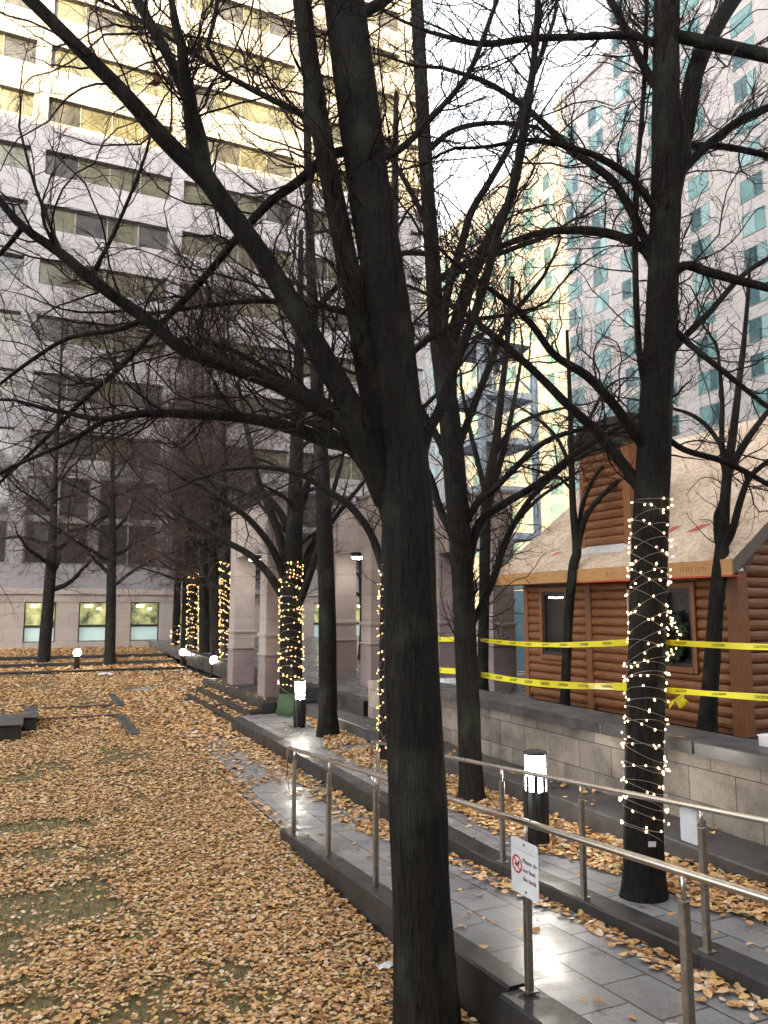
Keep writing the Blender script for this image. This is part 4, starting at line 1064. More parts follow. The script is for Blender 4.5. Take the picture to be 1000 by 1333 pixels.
# ------------------------------------------------------------------ log cabin
CX, CY0, CY1 = 10.08, 8.75, 14.42
cabin = root('log_cabin', (CX, 11.6, PLAZA), 'small reddish log cabin with bare board roof and log chimney behind yellow tape', 'cabin')
ROW = 0.17
WB, WT = PLAZA + 0.10, 3.30
def log_profile(base, top, depth=0.055, seg=6):
    pts = []; z = base
    while z < top - 0.02:
        h = min(ROW, top - z)
        for i in range(seg):
            a = math.pi * i / seg
            pts.append((depth * math.sin(a), z + h * (1 - math.cos(a)) / 2))
        z += h
    pts.append((0, z)); return pts
def log_wall_x(mb, X, y0, y1, base, top):       # faces -x
    pr = log_profile(base, top); n = len(pr); vs = []
    for d, z in pr: vs += [(X - d, y0, z), (X - d, y1, z)]
    mb.add(vs, [(2 * i, 2 * i + 1, 2 * i + 3, 2 * i + 2) for i in range(n - 1)], 0, False)
    # ends
    mb.add([(X - d, y0, z) for d, z in pr] + [(X + .02, y0, pr[-1][1]), (X + .02, y0, pr[0][1])], [tuple(range(n + 2))])
    mb.add([(X - d, y1, z) for d, z in pr] + [(X + .02, y1, pr[-1][1]), (X + .02, y1, pr[0][1])], [tuple(range(n + 1, -1, -1))])
def log_wall_y(mb, Y, x0, x1, base, top, slope=None):       # faces -y ; slope clips the right-hand start for a gable
    pr = log_profile(base, top); n = len(pr); vs = []
    for d, z in pr:
        xa = x0 if slope is None else max(x0, slope(z)); vs += [(xa, Y - d, z), (x1, Y - d, z)]
    mb.add(vs, [(2 * i, 2 * i + 2, 2 * i + 3, 2 * i + 1) for i in range(n - 1)], 0, False)
    mb.add([(v[0], v[1], v[2]) for v in vs[::2]] + [(vs[-2][0], Y + .02, vs[-2][2]), (vs[0][0], Y + .02, vs[0][2])], [tuple(range(n + 2))])
    mb.add([(v[0], v[1], v[2]) for v in vs[1::2]] + [(vs[-1][0], Y + .02, vs[-1][2]), (vs[1][0], Y + .02, vs[1][2])], [tuple(range(n + 1, -1, -1))])
SL = 0.76; EX, EZ = 9.66, 3.52          # eave edge, top of roof there
roof_z = lambda x: EZ + SL * (x - EX)
RX = 14.0                                # ridge
g = MB()
w1 = (12.95, 13.75); w2 = (9.62, 10.25); wz0, wz1 = 1.80, 3.12
fw = 0.09
for y0, y1, b_, t_ in [(CY0 + .15, w2[0] - fw, WB, WT), (w2[0] - fw, w2[1] + fw, WB, wz0 - fw), (w2[0] - fw, w2[1] + fw, wz1 + fw, WT), (w2[1] + fw, 10.50, WB, WT), (11.15, 12.17, WB, WT), (12.35, w1[0] - fw, WB, WT), (w1[0] - fw, w1[1] + fw, WB, wz0 - fw), (w1[0] - fw, w1[1] + fw, wz1 + fw, WT), (w1[1] + fw, CY1 - .12, WB, WT)]:
    log_wall_x(g, CX, y0, y1, b_, t_)
# front gable, facing the near side
log_wall_y(g, CY0, CX + .15, 11.0, WB, 3.30)
log_wall_y(g, CY0, 12.0, 17.9, WB, 3.30)
log_wall_y(g, CY0, 11.0, 12.0, WB + 2.25, 3.30)
log_wall_y(g, CY0, CX + .15, RX, 3.30, roof_z(RX) - .2, lambda z: EX + (z + 0.12 - EZ) / SL + .06)
g.box(CX + .022, 17.9, CY0 + .022, CY1, WB - .08, WT - .02)
g.build('log_wall', log_wood, cabin)
g = MB(); g.box(CX - .075, CX + .15, CY0 - .09, CY0 + .15, PLAZA + .02, 3.36, c=.01); g.build('corner_post', trim_wood, cabin)
g = MB(); g.box(CX - .07, CX + .02, CY1 - .12, CY1 + .03, PLAZA + .06, 3.30, c=.008); g.build('corner_post', trim_wood, cabin)
g = MB(); g.box(CX - .075, CX + .02, 12.17, 12.35, PLAZA + .06, 3.30, c=.008); g.build('wall_batten', trim_wood, cabin)
g = MB(); g.box(CX - .04, CX + .02, 10.55, 11.10, PLAZA + .12, 3.0); dr = g.build('door', trim_wood, cabin)
g = MB(); g.box(CX - .07, CX + .02, 10.505, 10.545, PLAZA + .1, 3.05); g.box(CX - .07, CX + .02, 11.105, 11.145, PLAZA + .1, 3.05); g.box(CX - .07, CX + .02, 10.505, 11.145, 3.053, 3.12)
g.build('door_frame', plain('pale_trim', (0.5, 0.42, 0.33), .6), dr, label='pale frame round the door')
for y0, y1 in (w1, w2):
    g = MB()
    g.box(CX - .085, CX + .02, y0 - fw, y0, wz0 - fw, wz1 + fw); g.box(CX - .085, CX + .02, y1, y1 + fw, wz0 - fw, wz1 + fw); g.box(CX - .085, CX + .02, y0, y1, wz1, wz1 + fw); g.box(CX - .10, CX + .02, y0, y1, wz0 - fw, wz0)
    wf = g.build('window', trim_wood, cabin)
    g = MB(); g.box(CX - .06, CX - .02, y0 + .002, y0 + .06, wz0 + .002, wz1 - .002); g.box(CX - .06, CX - .02, y1 - .06, y1 - .002, wz0 + .002, wz1 - .002); g.box(CX - .06, CX - .02, y0 + .06, y1 - .06, wz0 + .002, wz0 + .07); g.box(CX - .06, CX - .02, y0 + .06, y1 - .06, wz1 - .07, wz1 - .002)
    g.build('sash', frame_dark, wf)
    g = MB(); g.add([(CX - .03, y0 + .06, wz0 + .07), (CX - .03, y1 - .06, wz0 + .07), (CX - .03, y1 - .06, wz1 - .07), (CX - .03, y0 + .06, wz1 - .07)], [(0, 3, 2, 1)]); g.build('pane', dark_glass, wf)
# glowing tube standing in for a reflection in the left pane
g = MB(); g.tube([(CX - .026, 13.08, 3.0), (CX - .026, 13.3, 2.985), (CX - .026, 13.56, 3.0)], 0.013, 6); g.build('reflection_streak', lamp_streak_glow, cabin, label='glowing streak built as a reflection in the left window')
g = MB()
g.box(11.0, 11.09, CY0 - .085, CY0 + .02, PLAZA + .1, WB + 2.25); g.box(11.91, 12.0, CY0 - .085, CY0 + .02, PLAZA + .1, WB + 2.25); g.box(11.09, 11.91, CY0 - .085, CY0 + .02, WB + 2.16, WB + 2.25)
g.box(11.09, 11.91, CY0 - .03, CY0 + .02, PLAZA + .12, WB + 2.157)
g.build('front_door', trim_wood, cabin)
# roof: strand board sheets
def roofpt(x, y, up): return (x - up * SL / math.hypot(1, SL), y, roof_z(x) + up / math.hypot(1, SL))
RY0, RY1 = 8.42, 15.15
g = MB(); LX = [EX]
while LX[-1] < RX - .01: LX.append(min(RX, LX[-1] + 0.98))
for i in range(len(LX) - 1):
    y = RY0 - (1.2 if i % 2 else 0)
    while y < RY1:
        a, b_ = max(RY0, y), min(RY1, y + 2.44)
        if b_ - a > .05:
            lift = 0.002 * ((i + int(y * 3)) % 2)
            q = [roofpt(LX[i] + .003, a + .003, lift), roofpt(LX[i + 1] - .003, a + .003, lift), roofpt(LX[i + 1] - .003, b_ - .003, lift), roofpt(LX[i] + .003, b_ - .003, lift)]
            q2 = [(p_[0], p_[1], p_[2] - .022) for p_ in q]
            g.add(q + q2, [(0, 1, 2, 3), (7, 6, 5, 4), (0, 4, 5, 1), (1, 5, 6, 2), (2, 6, 7, 3), (3, 7, 4, 0)])
        y += 2.44
# far slope
g.add([(RX, RY0, roof_z(RX)), (2 * RX - EX, RY0, EZ), (2 * RX - EX, RY1, EZ), (RX, RY1, roof_z(RX))], [(0, 1, 2, 3)])
g.add([(RX, RY0, roof_z(RX) - .03), (2 * RX - EX, RY0, EZ - .03), (2 * RX - EX, RY1, EZ - .03), (RX, RY1, roof_z(RX) - .03)], [(3, 2, 1, 0)])
rf = g.build('roof', osb, cabin)
g = MB()
def spot(x, y, w, h, skew):
    q = [roofpt(x, y, .006), roofpt(x, y - w, .006), roofpt(x + h, y - w - skew, .006), roofpt(x + h, y - skew, .006)]
    g.add(q, [(0, 1, 2, 3)])
for x, y, w, h, sk in [(10.15, 13.6, .16, .09, .12), (10.2, 12.9, .14, .09, .1), (10.4, 10.72, .2, .22, .2), (10.42, 10.06, .26, .17, .2), (9.9, 14.2, .12, .06, .1), (12.5, 9.6, .2, .15, .2)]: spot(x, y, w, h, sk)
g.build('red_spray_mark', plain('faded_red', (0.42, 0.10, 0.08), .7), rf)
g = MB(); y = RY0
for L in (1.25, 1.4, 1.15, 1.5, 1.43):
    g.box(EX - .035, EX - .002, y + .002, min(RY1, y + L) - .002, EZ - .235, EZ + .005); y += L
fb = g.build('fascia_board', fascia_wood, cabin)
fsd = np.random.default_rng(3); g = MB()
for y in (8.9, 9.2, 11.0, 12.2, 13.4, 14.4):
    for k in range(5):
        q = y + k * .055 + fsd.normal(0, .008); h = fsd.uniform(.02, .05)
        g.box(EX - .0375, EX - .036, q, q + .009, EZ - .12 - h, EZ - .12 + h); 
        if k % 2: g.box(EX - .0375, EX - .036, q + .009, q + .035, EZ - .12 + h - .012, EZ - .12 + h)
g.build('lumber_mark', plain('brown_stamp', (0.17, 0.08, 0.03), .7), fb)
g = MB(); g.box(EX - .04, EX + .25, RY0, 12.4, EZ - .262, EZ - .237); g.build('red_flashing', red_edge, cabin)
g = MB(); g.prism([(EX, EZ - .26), (CX + .1, roof_z(CX) - .30), (CX + .1, roof_z(CX) - .05), (EX, EZ - .03)], 'y', RY0 + .06, RY1 - .03); g.build('soffit', frame_dark, cabin)
g = MB(); g.prism([(EX - .0, EZ - .24), (RX, roof_z(RX) - .26), (RX, roof_z(RX) - .03), (EX, EZ - .03)], 'y', RY0, RY0 + .035)
rake_m = plain('grey_brown_rake', (0.12, 0.105, 0.085), .6)
g.build('rake_board', rake_m, cabin)
g = MB(); g.prism([(EX, EZ - .24), (RX, roof_z(RX) - .26), (RX, roof_z(RX) - .03), (EX, EZ - .03)], 'y', RY1 - .035, RY1)
g.build('rake_board', rake_m, cabin)
# chimney clad in logs
KX0, KX1, KY0, KY1, KZ0, KZ1 = 10.32, 11.2, 11.3, 12.68, 3.85, 5.95
g = MB()
log_wall_x(g, KX0, KY0 + .12, KY1, KZ0, KZ1); log_wall_y(g, KY0, KX0 + .12, KX1, KZ0, KZ1)
g.box(KX0 + .022, KX1, KY0 + .022, KY1, KZ0, KZ1)
chim = g.build('chimney', log_wood, cabin)
for a_ in ((KX0 - .07, KX0 + .12, KY0 - .08, KY0 + .12, KZ0, KZ1), (KX0 - .06, KX0 + .02, KY1 - .1, KY1 + .02, KZ0 + .05, KZ1), (KX1 - .1, KX1 + .02, KY0 - .075, KY0 + .02, KZ0 + .6, KZ1)):
    g = MB(); g.box(*a_, c=.006); g.build('chimney_trim', trim_wood, chim)
g = MB()
for i in range(3):
    o = 0.30 - .0 * i; z = KZ1 + .004 + i * .20
    e_ = (.10, .20, .06)[i]; g.box(KX0 - e_, KX1 + e_, KY0 - e_, KY1 + e_, z, z + .19)
g.build('chimney_cap', shingle, chim, label='dark weathered stepped cap')
g = MB(); q = [(KX0 - .22, KY0 - .05), (KX0 - .22, KY1 + .1)]
g.add([roofpt(KX0 - .26, KY0 - .05, .008), roofpt(KX0 - .26, KY1 + .08, .008), roofpt(KX0 - .02, KY1 + .08, .012), roofpt(KX0 - .02, KY0 - .05, .012)], [(0, 1, 2, 3)])
g.build('flashing', plain('pale_flashing', (.55, .53, .52), .5), chim)
# wreath on the right window, with unlit and lit bulbs
p = onx(872, 828, CX - .17)
wr = root('wreath', p, 'dark green wreath with small warm lights hanging at the right cabin window', 'wreath')
rg = np.random.default_rng(5); n = 900
a = rg.uniform(0, 2 * np.pi, n); rad = 0.27 + rg.normal(0, .045, n)
C = np.stack([p[0] + rg.normal(0, .035, n), p[1] + rad * np.cos(a), p[2] + rad * np.sin(a) * 1.2], axis=1)
V, F = leaf_quads(C, rg, 0.06, flat=0.0); mesh_np('foliage', V, F, wreath_green, wr, False)['kind'] = 'stuff'
me = bulb_mesh(0.011, bulb_mat, 'bulb')
for i in range(34):
    a_ = rg.uniform(-1.9, 1.2); r_ = .27 + rg.normal(0, .04)
    o = bpy.data.objects.new('bulb', me); link(o, wr); o.location = (-.07 + rg.normal(0, .01), -r_ * math.cos(a_), r_ * math.sin(a_) * 1.2)

# ------------------------------------------------------------------ steel stair tower and green fence behind
st = root('steel_tower', (13.3, 20.8, PLAZA), 'blue-grey open steel frame tower with landings, between the gateways and the cabin roof', 'tower')
X0, X1, Y0, Y1 = 12.45, 14.45, 20.0, 22.2; ZT = 11.4
for x, y in ((X0, Y0), (X1, Y0), (X0, Y1), (X1, Y1)):
    g = MB(); g.box(x - .09, x + .09, y - .012, y + .012, PLAZA, ZT); g.box(x - .09, x - .07, y - .09, y + .09, PLAZA, ZT); g.box(x + .07, x + .09, y - .09, y + .09, PLAZA, ZT); g.build('post', blue_paint, st)
g = MB(); g.box(13.0, 13.25, 20.6, 20.9, PLAZA, ZT); g.build('mast', plain('brown_mast', (.16, .13, .12), .5), st)
for z in (3.35, 4.9, 6.35, 7.9, 9.4, 11.2):
    g = MB(); g.box(X0 + .1, X1 - .1, Y0 - .06, Y0 + .06, z, z + .2); g.box(X0 + .1, X1 - .1, Y1 - .06, Y1 + .06, z, z + .2); g.box(X0 - .06, X0 + .06, Y0 + .1, Y1 - .1, z, z + .2); g.box(X1 - .06, X1 + .06, Y0 + .1, Y1 - .1, z, z + .2)
    g.box(X0 + .08, X1 - .08, Y0 + .08, Y1 - .08, z + .06, z + .1); g.build('landing', blue_paint, st)
g = MB()
for z0 in (3.6, 5.15, 6.6, 8.1):
    for i in range(14):
        g.box(X0 + .1, X1 - .75, Y0 - .01, Y0 + .0, z0 + i * .085, z0 + i * .085 + .012)
    for i in range(16): x = X0 + .1 + i * .075; g.box(x, x + .008, Y0 + .001, Y0 + .009, z0, z0 + 1.2)
g.build('mesh_panel', grey_paint, st)
g = MB(); g.box(X0 + .1, X0 + .62, Y0 - .03, Y0 + .02, PLAZA + .05, 3.3); g.box(X0 + .95, X1 - .1, Y0 - .03, Y0 + .02, PLAZA + .05, 3.3); g.build('panel', blue_panel, st)
g = MB(); g.box(X0 + .66, X0 + .91, Y0 - .02, Y0, PLAZA + .4, 3.2); g.build('door_light', plain('pale_opening', (.6, .66, .68), .3), st)
g = MB()
for z0, z1 in ((8.1, 9.4), (9.6, 11.2)):
    g.tube([(X0, Y0, z0), (X1, Y0, z1)], .03, 6); g.tube([(X1, Y0, z0), (X0, Y0, z1)], .03, 6)
g.build('cross_brace', blue_paint, st)

fn = root('fence', (12.2, 20.0, PLAZA), 'green wire mesh fence panel behind the yellow tape', 'fence')
A, B = np.array((10.95, 20.4)), np.array((14.6, 18.2)); dv = (B - A) / np.linalg.norm(B - A); L = np.linalg.norm(B - A)
for t in (0, L / 3, 2 * L / 3, L):
    q = A + dv * t; g = MB(); g.tube([(q[0], q[1], PLAZA), (q[0], q[1], PLAZA + 1.9)], .03, 8); g.build('post', green_paint, fn)
g = MB()
for z in (.1, .95, 1.8): a, b_ = A, B; g.tube([(a[0], a[1], PLAZA + z), (b_[0], b_[1], PLAZA + z)], .016, 6)
for i in range(int(L / .06)):
    q = A + dv * i * .06; g.tube([(q[0], q[1], PLAZA + .1), (q[0], q[1], PLAZA + 1.8)], .0025, 3, cap=False)
g.build('wire_mesh', green_paint, fn)

# ------------------------------------------------------------------ railings
def rail_set(X, ys, zrail, zbase, label, end_y, neck=True, thick=.022, near_y=-1.5):
    r = root('handrail', (X, ys[0], zbase(ys[0])), label, 'railing', 'steel railings of the ramp')
    pts = []
    zz = lambda y: zrail(y)
    # loop at the low end: down and back to the first post
    e = end_y; drop = 0.52
    rb = .11; pts = [(X, ys[0] + .02, zz(e) - drop)]
    for k in range(7): a = R(-90 + 15 * k); pts.append((X, e - rb + rb * math.cos(a), zz(e) - drop + rb + rb * math.sin(a)))
    for k in range(7): a = R(15 * k); pts.append((X, e - rb + rb * math.cos(a), zz(e - rb) - rb + rb * math.sin(a)))
    y = e - .4
    while y > near_y: pts.append((X, y, zz(y))); y -= .5
    g = MB(); g.tube(pts, thick, 12); g.build('rail', steel, r)
    for y in ys:
        g = MB(); b_ = zbase(y); t = zz(y)
        g.box(X - .022, X + .022, y - .022, y + .022, b_ - .01, t - .13, c=.004)
        po = g.build('post', steel_dark, r)
        g = MB(); g.lathe(X, y, [(.012, t - .135), (.012, t - .01)], 10); g.build('neck', steel, po)
        g = MB(); g.box(X - .045, X + .045, y - .045, y + .045, b_ - .001, b_ + .008); g.build('foot_plate', steel_dark, po)
    return r
zr_near = lambda y: 1.08 + (9.32 - y) * .0675
zr_far = lambda y: 1.10 + (7.95 - y) * .0745
kn = lambda y: ramp_z(y) + .125
kf = lambda y: strip_z(y) + .006
nearY = [9.14, 7.95, 6.72, 5.55, 4.33, 3.0, 1.7, 0.3]
near_rail = rail_set(2.98, nearY, zr_near, kn, 'steel handrail on the lawn side of the ramp, with a small sign hung on it', 9.42)
farY = [9.9, 8.25, 6.83, 5.58, 4.25, 2.9, 1.5]
far_rail = rail_set(4.42, farY, lambda y: zr_far(y), kf, 'steel handrail on the far side of the ramp, between the path and the light-wound tree', 10.12)

# sign on the near rail
sg = root('sign', (2.955, 4.33, 1.05), 'white sign with a red prohibition ring, hung on the post of the nearer handrail', 'sign')
tl = np.array(onx(664.5, 1084, 2.945)); trp = np.array(onx(699.5, 1105, 2.945)); bl = np.array(onx(668, 1153, 2.945)); br = np.array(onx(701, 1182, 2.945))
w = float(abs(tl[1] - trp[1])); h = float((tl[2] - bl[2] + trp[2] - br[2]) / 2)
c = (tl + trp + bl + br) / 4
rv = np.array((0, -1, 0.0)); uv = np.array((0, 0, 1.0)); nv = np.cross(rv, uv)
def plate(mb, w, h, r, depth, c, seg=5):
    pl = []
    for cx, cy, a0 in ((w / 2 - r, h / 2 - r, 0), (-w / 2 + r, h / 2 - r, 90), (-w / 2 + r, -h / 2 + r, 180), (w / 2 - r, -h / 2 + r, 270)):
        for i in range(seg + 1):
            a = R(a0 + 90 * i / seg); pl.append((cx + r * math.cos(a), cy + r * math.sin(a)))
    n = len(pl)
    f = [c + rv * u + uv * v for u, v in pl]; b_ = [p_ - nv * depth for p_ in f]
    mb.add(f + b_, [tuple(range(n)), tuple(range(2 * n - 1, n - 1, -1))] + [(i, n + i, n + (i + 1) % n, (i + 1) % n) for i in range(n)])
g = MB(); plate(g, w, h, .025, .004, c); g.build('plate', sign_white, sg)
P = lambda u, v, o=.002: c + rv * u * w + uv * v * h + nv * o
g = MB()
for ln_, v_ in (('Please do', .13), ('not feed', -.03), ('the birds', -.19)):
    g = MB(); W, Fc = text_mesh(ln_, h * .118, (P(-.055, v_), rv, uv), ink, 'letters', sg, 'LEFT'); g.add(W, Fc); g.build('letters', ink, sg, normals=False)
g = MB()
q = [P(-.33, .30), P(.42, .30), P(.42, .306), P(-.33, .306)]; g.add(q, [(0, 1, 2, 3)]); g.build('rule', ink, sg, normals=False)
g = MB(); rc = P(-.27, .02); n = 36; ro, ri = w * .19, w * .15
vs = []
for i in range(n):
    a = 2 * math.pi * i / n
    vs += [rc + (rv * math.cos(a) + uv * math.sin(a)) * ro, rc + (rv * math.cos(a) + uv * math.sin(a)) * ri]
g.add(vs, [(2 * i, 2 * ((i + 1) % n), 2 * ((i + 1) % n) + 1, 2 * i + 1) for i in range(n)])
d_ = (rv - uv) / math.sqrt(2); e_ = (rv + uv) / math.sqrt(2); t_ = w * .018
g.add([rc + nv * .0004 - d_ * ri - e_ * t_, rc + nv * .0004 + d_ * ri - e_ * t_, rc + nv * .0004 + d_ * ri + e_ * t_, rc + nv * .0004 - d_ * ri + e_ * t_], [(0, 1, 2, 3)])
g.build('prohibition_ring', red_ink, sg, normals=False)
g = MB(); s = w * .10
bird = [(-1.1, -.1), (-.5, -.35), (-.2, -.75), (.0, -.4), (.5, -.3), (.8, .2), (.85, .5), (1.2, .55), (.85, .75), (.5, .75), (.3, .3), (-.3, .15)]
g.add([rc - nv * .0005 + rv * u * s + uv * v * s for u, v in bird], [tuple(range(len(bird)))]); g.build('bird_symbol', ink, sg, normals=False)
g = MB()
for u, v in ((.0, .42), (.05, -.42)):
    q = P(u, v, 0.0); g.obox(q, (rv, uv, nv), .007, .007, .004)
g.box(2.953, 2.957, 4.31, 4.35, c[2] - .1, c[2] + .1)
g.build('bolt', steel_dark, sg)
# the back of two small panels on the far rail
bs = root('rail_panel', (4.46, 4.25, 1.2), 'blank white backs of a small sign on the farther handrail post', 'sign')
g = MB(); c2 = np.array(onx(897, 1075, 4.452)); sv = (rv, uv, nv)
rv, uv, nv = np.array((0, 1, 0.0)), np.array((0, 0, 1.0)), np.array((1, 0, 0.0))
plate(g, .16, .235, .015, .004, c2); g.build('plate', sign_white, bs)
g = MB(); g.box(4.443, 4.447, 4.235, 4.265, c2[2] - .08, c2[2] + .08); g.build('clip', steel_dark, bs)

# ------------------------------------------------------------------ bollard lamps
def bollard(loc, label, h=1.0, r=.125, far=False):
    x, y, z = loc
    b_ = root('bollard_light', loc, label, 'bollard light', 'lit bollards beside the path')
    g = MB(); g.lathe(x, y, [(r, z - .02), (r, z + h * .58), (r * .96, z + h * .585)], 24)
    for i in range(8):
        a = 2 * math.pi * i / 8; cx, cy = x + r * math.cos(a), y + r * math.sin(a)
        g.obox((cx, cy, z + h * .31), ((math.cos(a), math.sin(a), 0), (-math.sin(a), math.cos(a), 0), (0, 0, 1)), .008, .018, h * .28)
    g.build('body', black_metal, b_)
    g = MB(); g.lathe(x, y, [(r * .88, z + h * .585), (r * .88, z + h * .958)], 24); g.build('lamp', lamp_glass, b_)
    g = MB()
    for i in range(8):
        a = 2 * math.pi * i / 8 + .2; cx, cy = x + r * .93 * math.cos(a), y + r * .93 * math.sin(a)
        g.obox((cx, cy, z + h * .665), ((math.cos(a), math.sin(a), 0), (-math.sin(a), math.cos(a), 0), (0, 0, 1)), .010, .020, h * .085)
    g.lathe(x, y, [(r * .97, z + h * .74), (r * .97, z + h * .75)], 24)
    g.build('guard', black_metal, b_)
    g = MB(); g.lathe(x, y, [(r * .95, z + h * .96), (r * 1.02, z + h * .968), (r * 1.02, z + h * .985), (r * .9, z + h)], 24); g.build('cap', black_metal, b_)
    return b_
B1 = bollard((5.06, 7.15, strip_z(7.15)), 'lit black bollard lamp nearest the camera, in the leaf bed behind the handrails')
def boll(loc, label):
    return copy_tree(B1, tuple(np.array(loc) - wloc(B1)), label, B1['group'])
boll((5.35, 16.1, strip_z(16)), 'lit bollard between the low-crowned wrapped tree and the slim plain trunk')
def globe(loc, label):  # far bollards; the globe shape stands in for the lamp's glow
    x, y, z = loc
    b_ = root('glow_bollard', loc, label, 'globe light', 'far lit bollards with their glow built as globes')
    g = MB(); g.lathe(x, y, [(.13, z - .02), (.12, z + .5), (.15, z + .53), (.15, z + .60)], 16); g.build('post', black_metal, b_)
    g = MB(); g.lathe(x, y, [(.16 * math.cos(R(a_)), z + .73 + .16 * math.sin(R(a_))) for a_ in range(-75, 90, 15)], 20); g.build('globe', lamp_glass, b_)
    return b_
globe((1.93, 36.5, 0.09), 'bollard on the far terrace between the trees, its glow built as a globe')
globe((6.45, 36.4, 0.0), 'bollard beside the distant light-wound trunk, its glow built as a globe')
globe((6.62, 30.6, 0.0), 'bollard before the light-wound trunk by the gateway column, its glow built as a globe')

# ------------------------------------------------------------------ caution tape
def tape_run(label, pts, wdt, seed, texts=True):
    pts = [np.array(p, float) for p in pts]
    rg = np.random.default_rng(seed)
    r = root('caution_tape', tuple(pts[0]), label, 'caution tape', 'yellow caution tapes strung between the trees')
    strip = MB(); lets = MB()
    for a, b_ in zip(pts[:-1], pts[1:]):
        n = 48; L = np.linalg.norm(b_ - a); dv = (b_ - a) / L
        side = np.cross(dv, (0, 0, 1.0)); side /= np.linalg.norm(side)
        vs = []
        for i in range(n + 1):
            t = i / n; p = a + (b_ - a) * t; p[2] -= .035 * math.sin(math.pi * t) * L / 3
            tw = 0.5 * math.sin(t * 6 + seed) + .18 * math.sin(t * 17 + 2 * seed)
            up = np.array((0, 0, 1.0)) * math.cos(tw) + side * math.sin(tw)
            vs += [p - up * wdt / 2, p + up * wdt / 2]
        strip.add(vs, [(2 * i, 2 * i + 2, 2 * i + 3, 2 * i + 1) for i in range(n)], 0, True)
        if texts:
            k = .22
            while k < L - .3:
                t = k / L; p = a + (b_ - a) * t; p[2] -= .035 * math.sin(math.pi * t) * L / 3
                tw = 0.5 * math.sin(t * 6 + seed) + .18 * math.sin(t * 17 + 2 * seed); up = np.array((0, 0, 1.0)) * math.cos(tw) + side * math.sin(tw)
                nn = np.cross(dv, up)
                if nn @ (np.array((0, 0, CAM_H)) - p) < 0: rr, nn = -dv, -nn
                else: rr = dv
                W, Fc = text_mesh('CAUTION', wdt * .62, (p + nn * .003, rr, up), ink, 'letters', r)
                lets.add(W, Fc); k += .44
    strip.build('ribbon', tape_mat, r, normals=False)
    if texts: lets.build('letters', ink, r, normals=False)
    return r
def on_tree(px, py, d): return np.array(at(px, py, d)[0])
rt = 0.19
tape_run('upper yellow caution tape from the forked tree past the cabin to the right', [on_tree(625, 833, d3 + .1), on_tree(822, 836, d2 + .15)], .058, 1)
tape_run('upper yellow caution tape right of the light-wound tree', [on_tree(864, 836, d2 + .08), (4.93, 1.98, 2.62)], .05, 2)
tape_run('lower yellow caution tape sloping from the forked tree to the light-wound tree', [on_tree(626, 878, d3 + .1), on_tree(820, 894, d2 + .15)], .075, 3)
tape_run('lower yellow caution tape right of the light-wound tree, with a knotted loose end', [on_tree(864, 898, d2 + .08), (4.93, 1.98, 2.33)], .052, 4)
tape_run('short upper yellow caution tape between the big trunk and the forked tree', [on_tree(510, 826, d6 - .1), on_tree(597, 832, d3 + .05)], .07, 5)
tape_run('short lower yellow caution tape between the big trunk and the forked tree', [on_tree(510, 861, d6 - .1), on_tree(597, 874, d3 + .05)], .08, 6)
g = MB(); a = on_tree(892, 901, d2 + .0)
vs = []
for i in range(7):
    t = i / 6; p = a + np.array((-.02 * math.sin(t * 6) - .0, .02 * math.cos(t * 5), -.02 - .09 * t)); vs += [p, p + np.array((-.06, .03, -.05 + .02 * math.sin(t * 9)))]
g.add(vs, [(2 * i, 2 * i + 2, 2 * i + 3, 2 * i + 1) for i in range(6)], 0, True)
vs = []
for i in range(6):
    t = i / 5; p = a + np.array((.0, 0, -.01)) + np.array((-.13, .06, -.10)) * t; vs += [p + np.array((0, 0, .02)), p + np.array((-.01, 0, -.025 - .015 * math.sin(t * 8)))]
g.add(vs, [(2 * i, 2 * i + 2, 2 * i + 3, 2 * i + 1) for i in range(5)], 0, True)
g.build('tape_end', tape_mat, None, 'loose crumpled end of yellow tape hanging right of the light-wound trunk', 'tape end', origin=a, normals=False)

# ------------------------------------------------------------------ small things
p = onx(999, 974, 7.0)
g = MB(); g.box(p[0] - .07, p[0] + .09, p[1] - .16, p[1] + .05, 1.374, 1.372 + .12, c=.012); g.box(p[0] - .075, p[0] + .095, p[1] - .165, p[1] + .055, 1.47, 1.485)
g.build('plastic_tub', white_plastic, None, 'white plastic tub standing on the granite wall cap at the picture edge', 'tub', origin=(p[0], p[1], 1.372))
p = (9.7, 17.3, PLAZA)
cr = root('plastic_trough', p, 'low white plastic trough with dark holes behind the forked tree', 'trough')
g = MB(); g.box(p[0] - .35, p[0] + .25, p[1] - .3, p[1] + .3, PLAZA, PLAZA + .16, c=.03); g.box(p[0] - .3, p[0] + .2, p[1] - .25, p[1] + .25, PLAZA + .16, PLAZA + .2, c=.015); g.build('shell', white_plastic, cr)
g = MB(); g.lathe(p[0] - .12, p[1], [(.05, PLAZA + .2), (.05, PLAZA + .206)], 12); g.lathe(p[0] + .08, p[1] + .1, [(.04, PLAZA + .2), (.04, PLAZA + .206)], 12); g.build('hole_cover', rubber, cr)
a = np.array((9.62, 14.35, PLAZA + .012))
g = MB(); g.tube([tuple(a), tuple(a + (-.06, .02, .12)), tuple(a + (-.02, -.02, .28)), tuple(a + (.10, -.08, .37)), tuple(a + (.26, -.16, .39)), tuple(a + (.40, -.2, .36))], .011, 8)
g.build('hose', rubber, None, 'black hose looping up from the paving to the cabin corner', 'hose', origin=a)
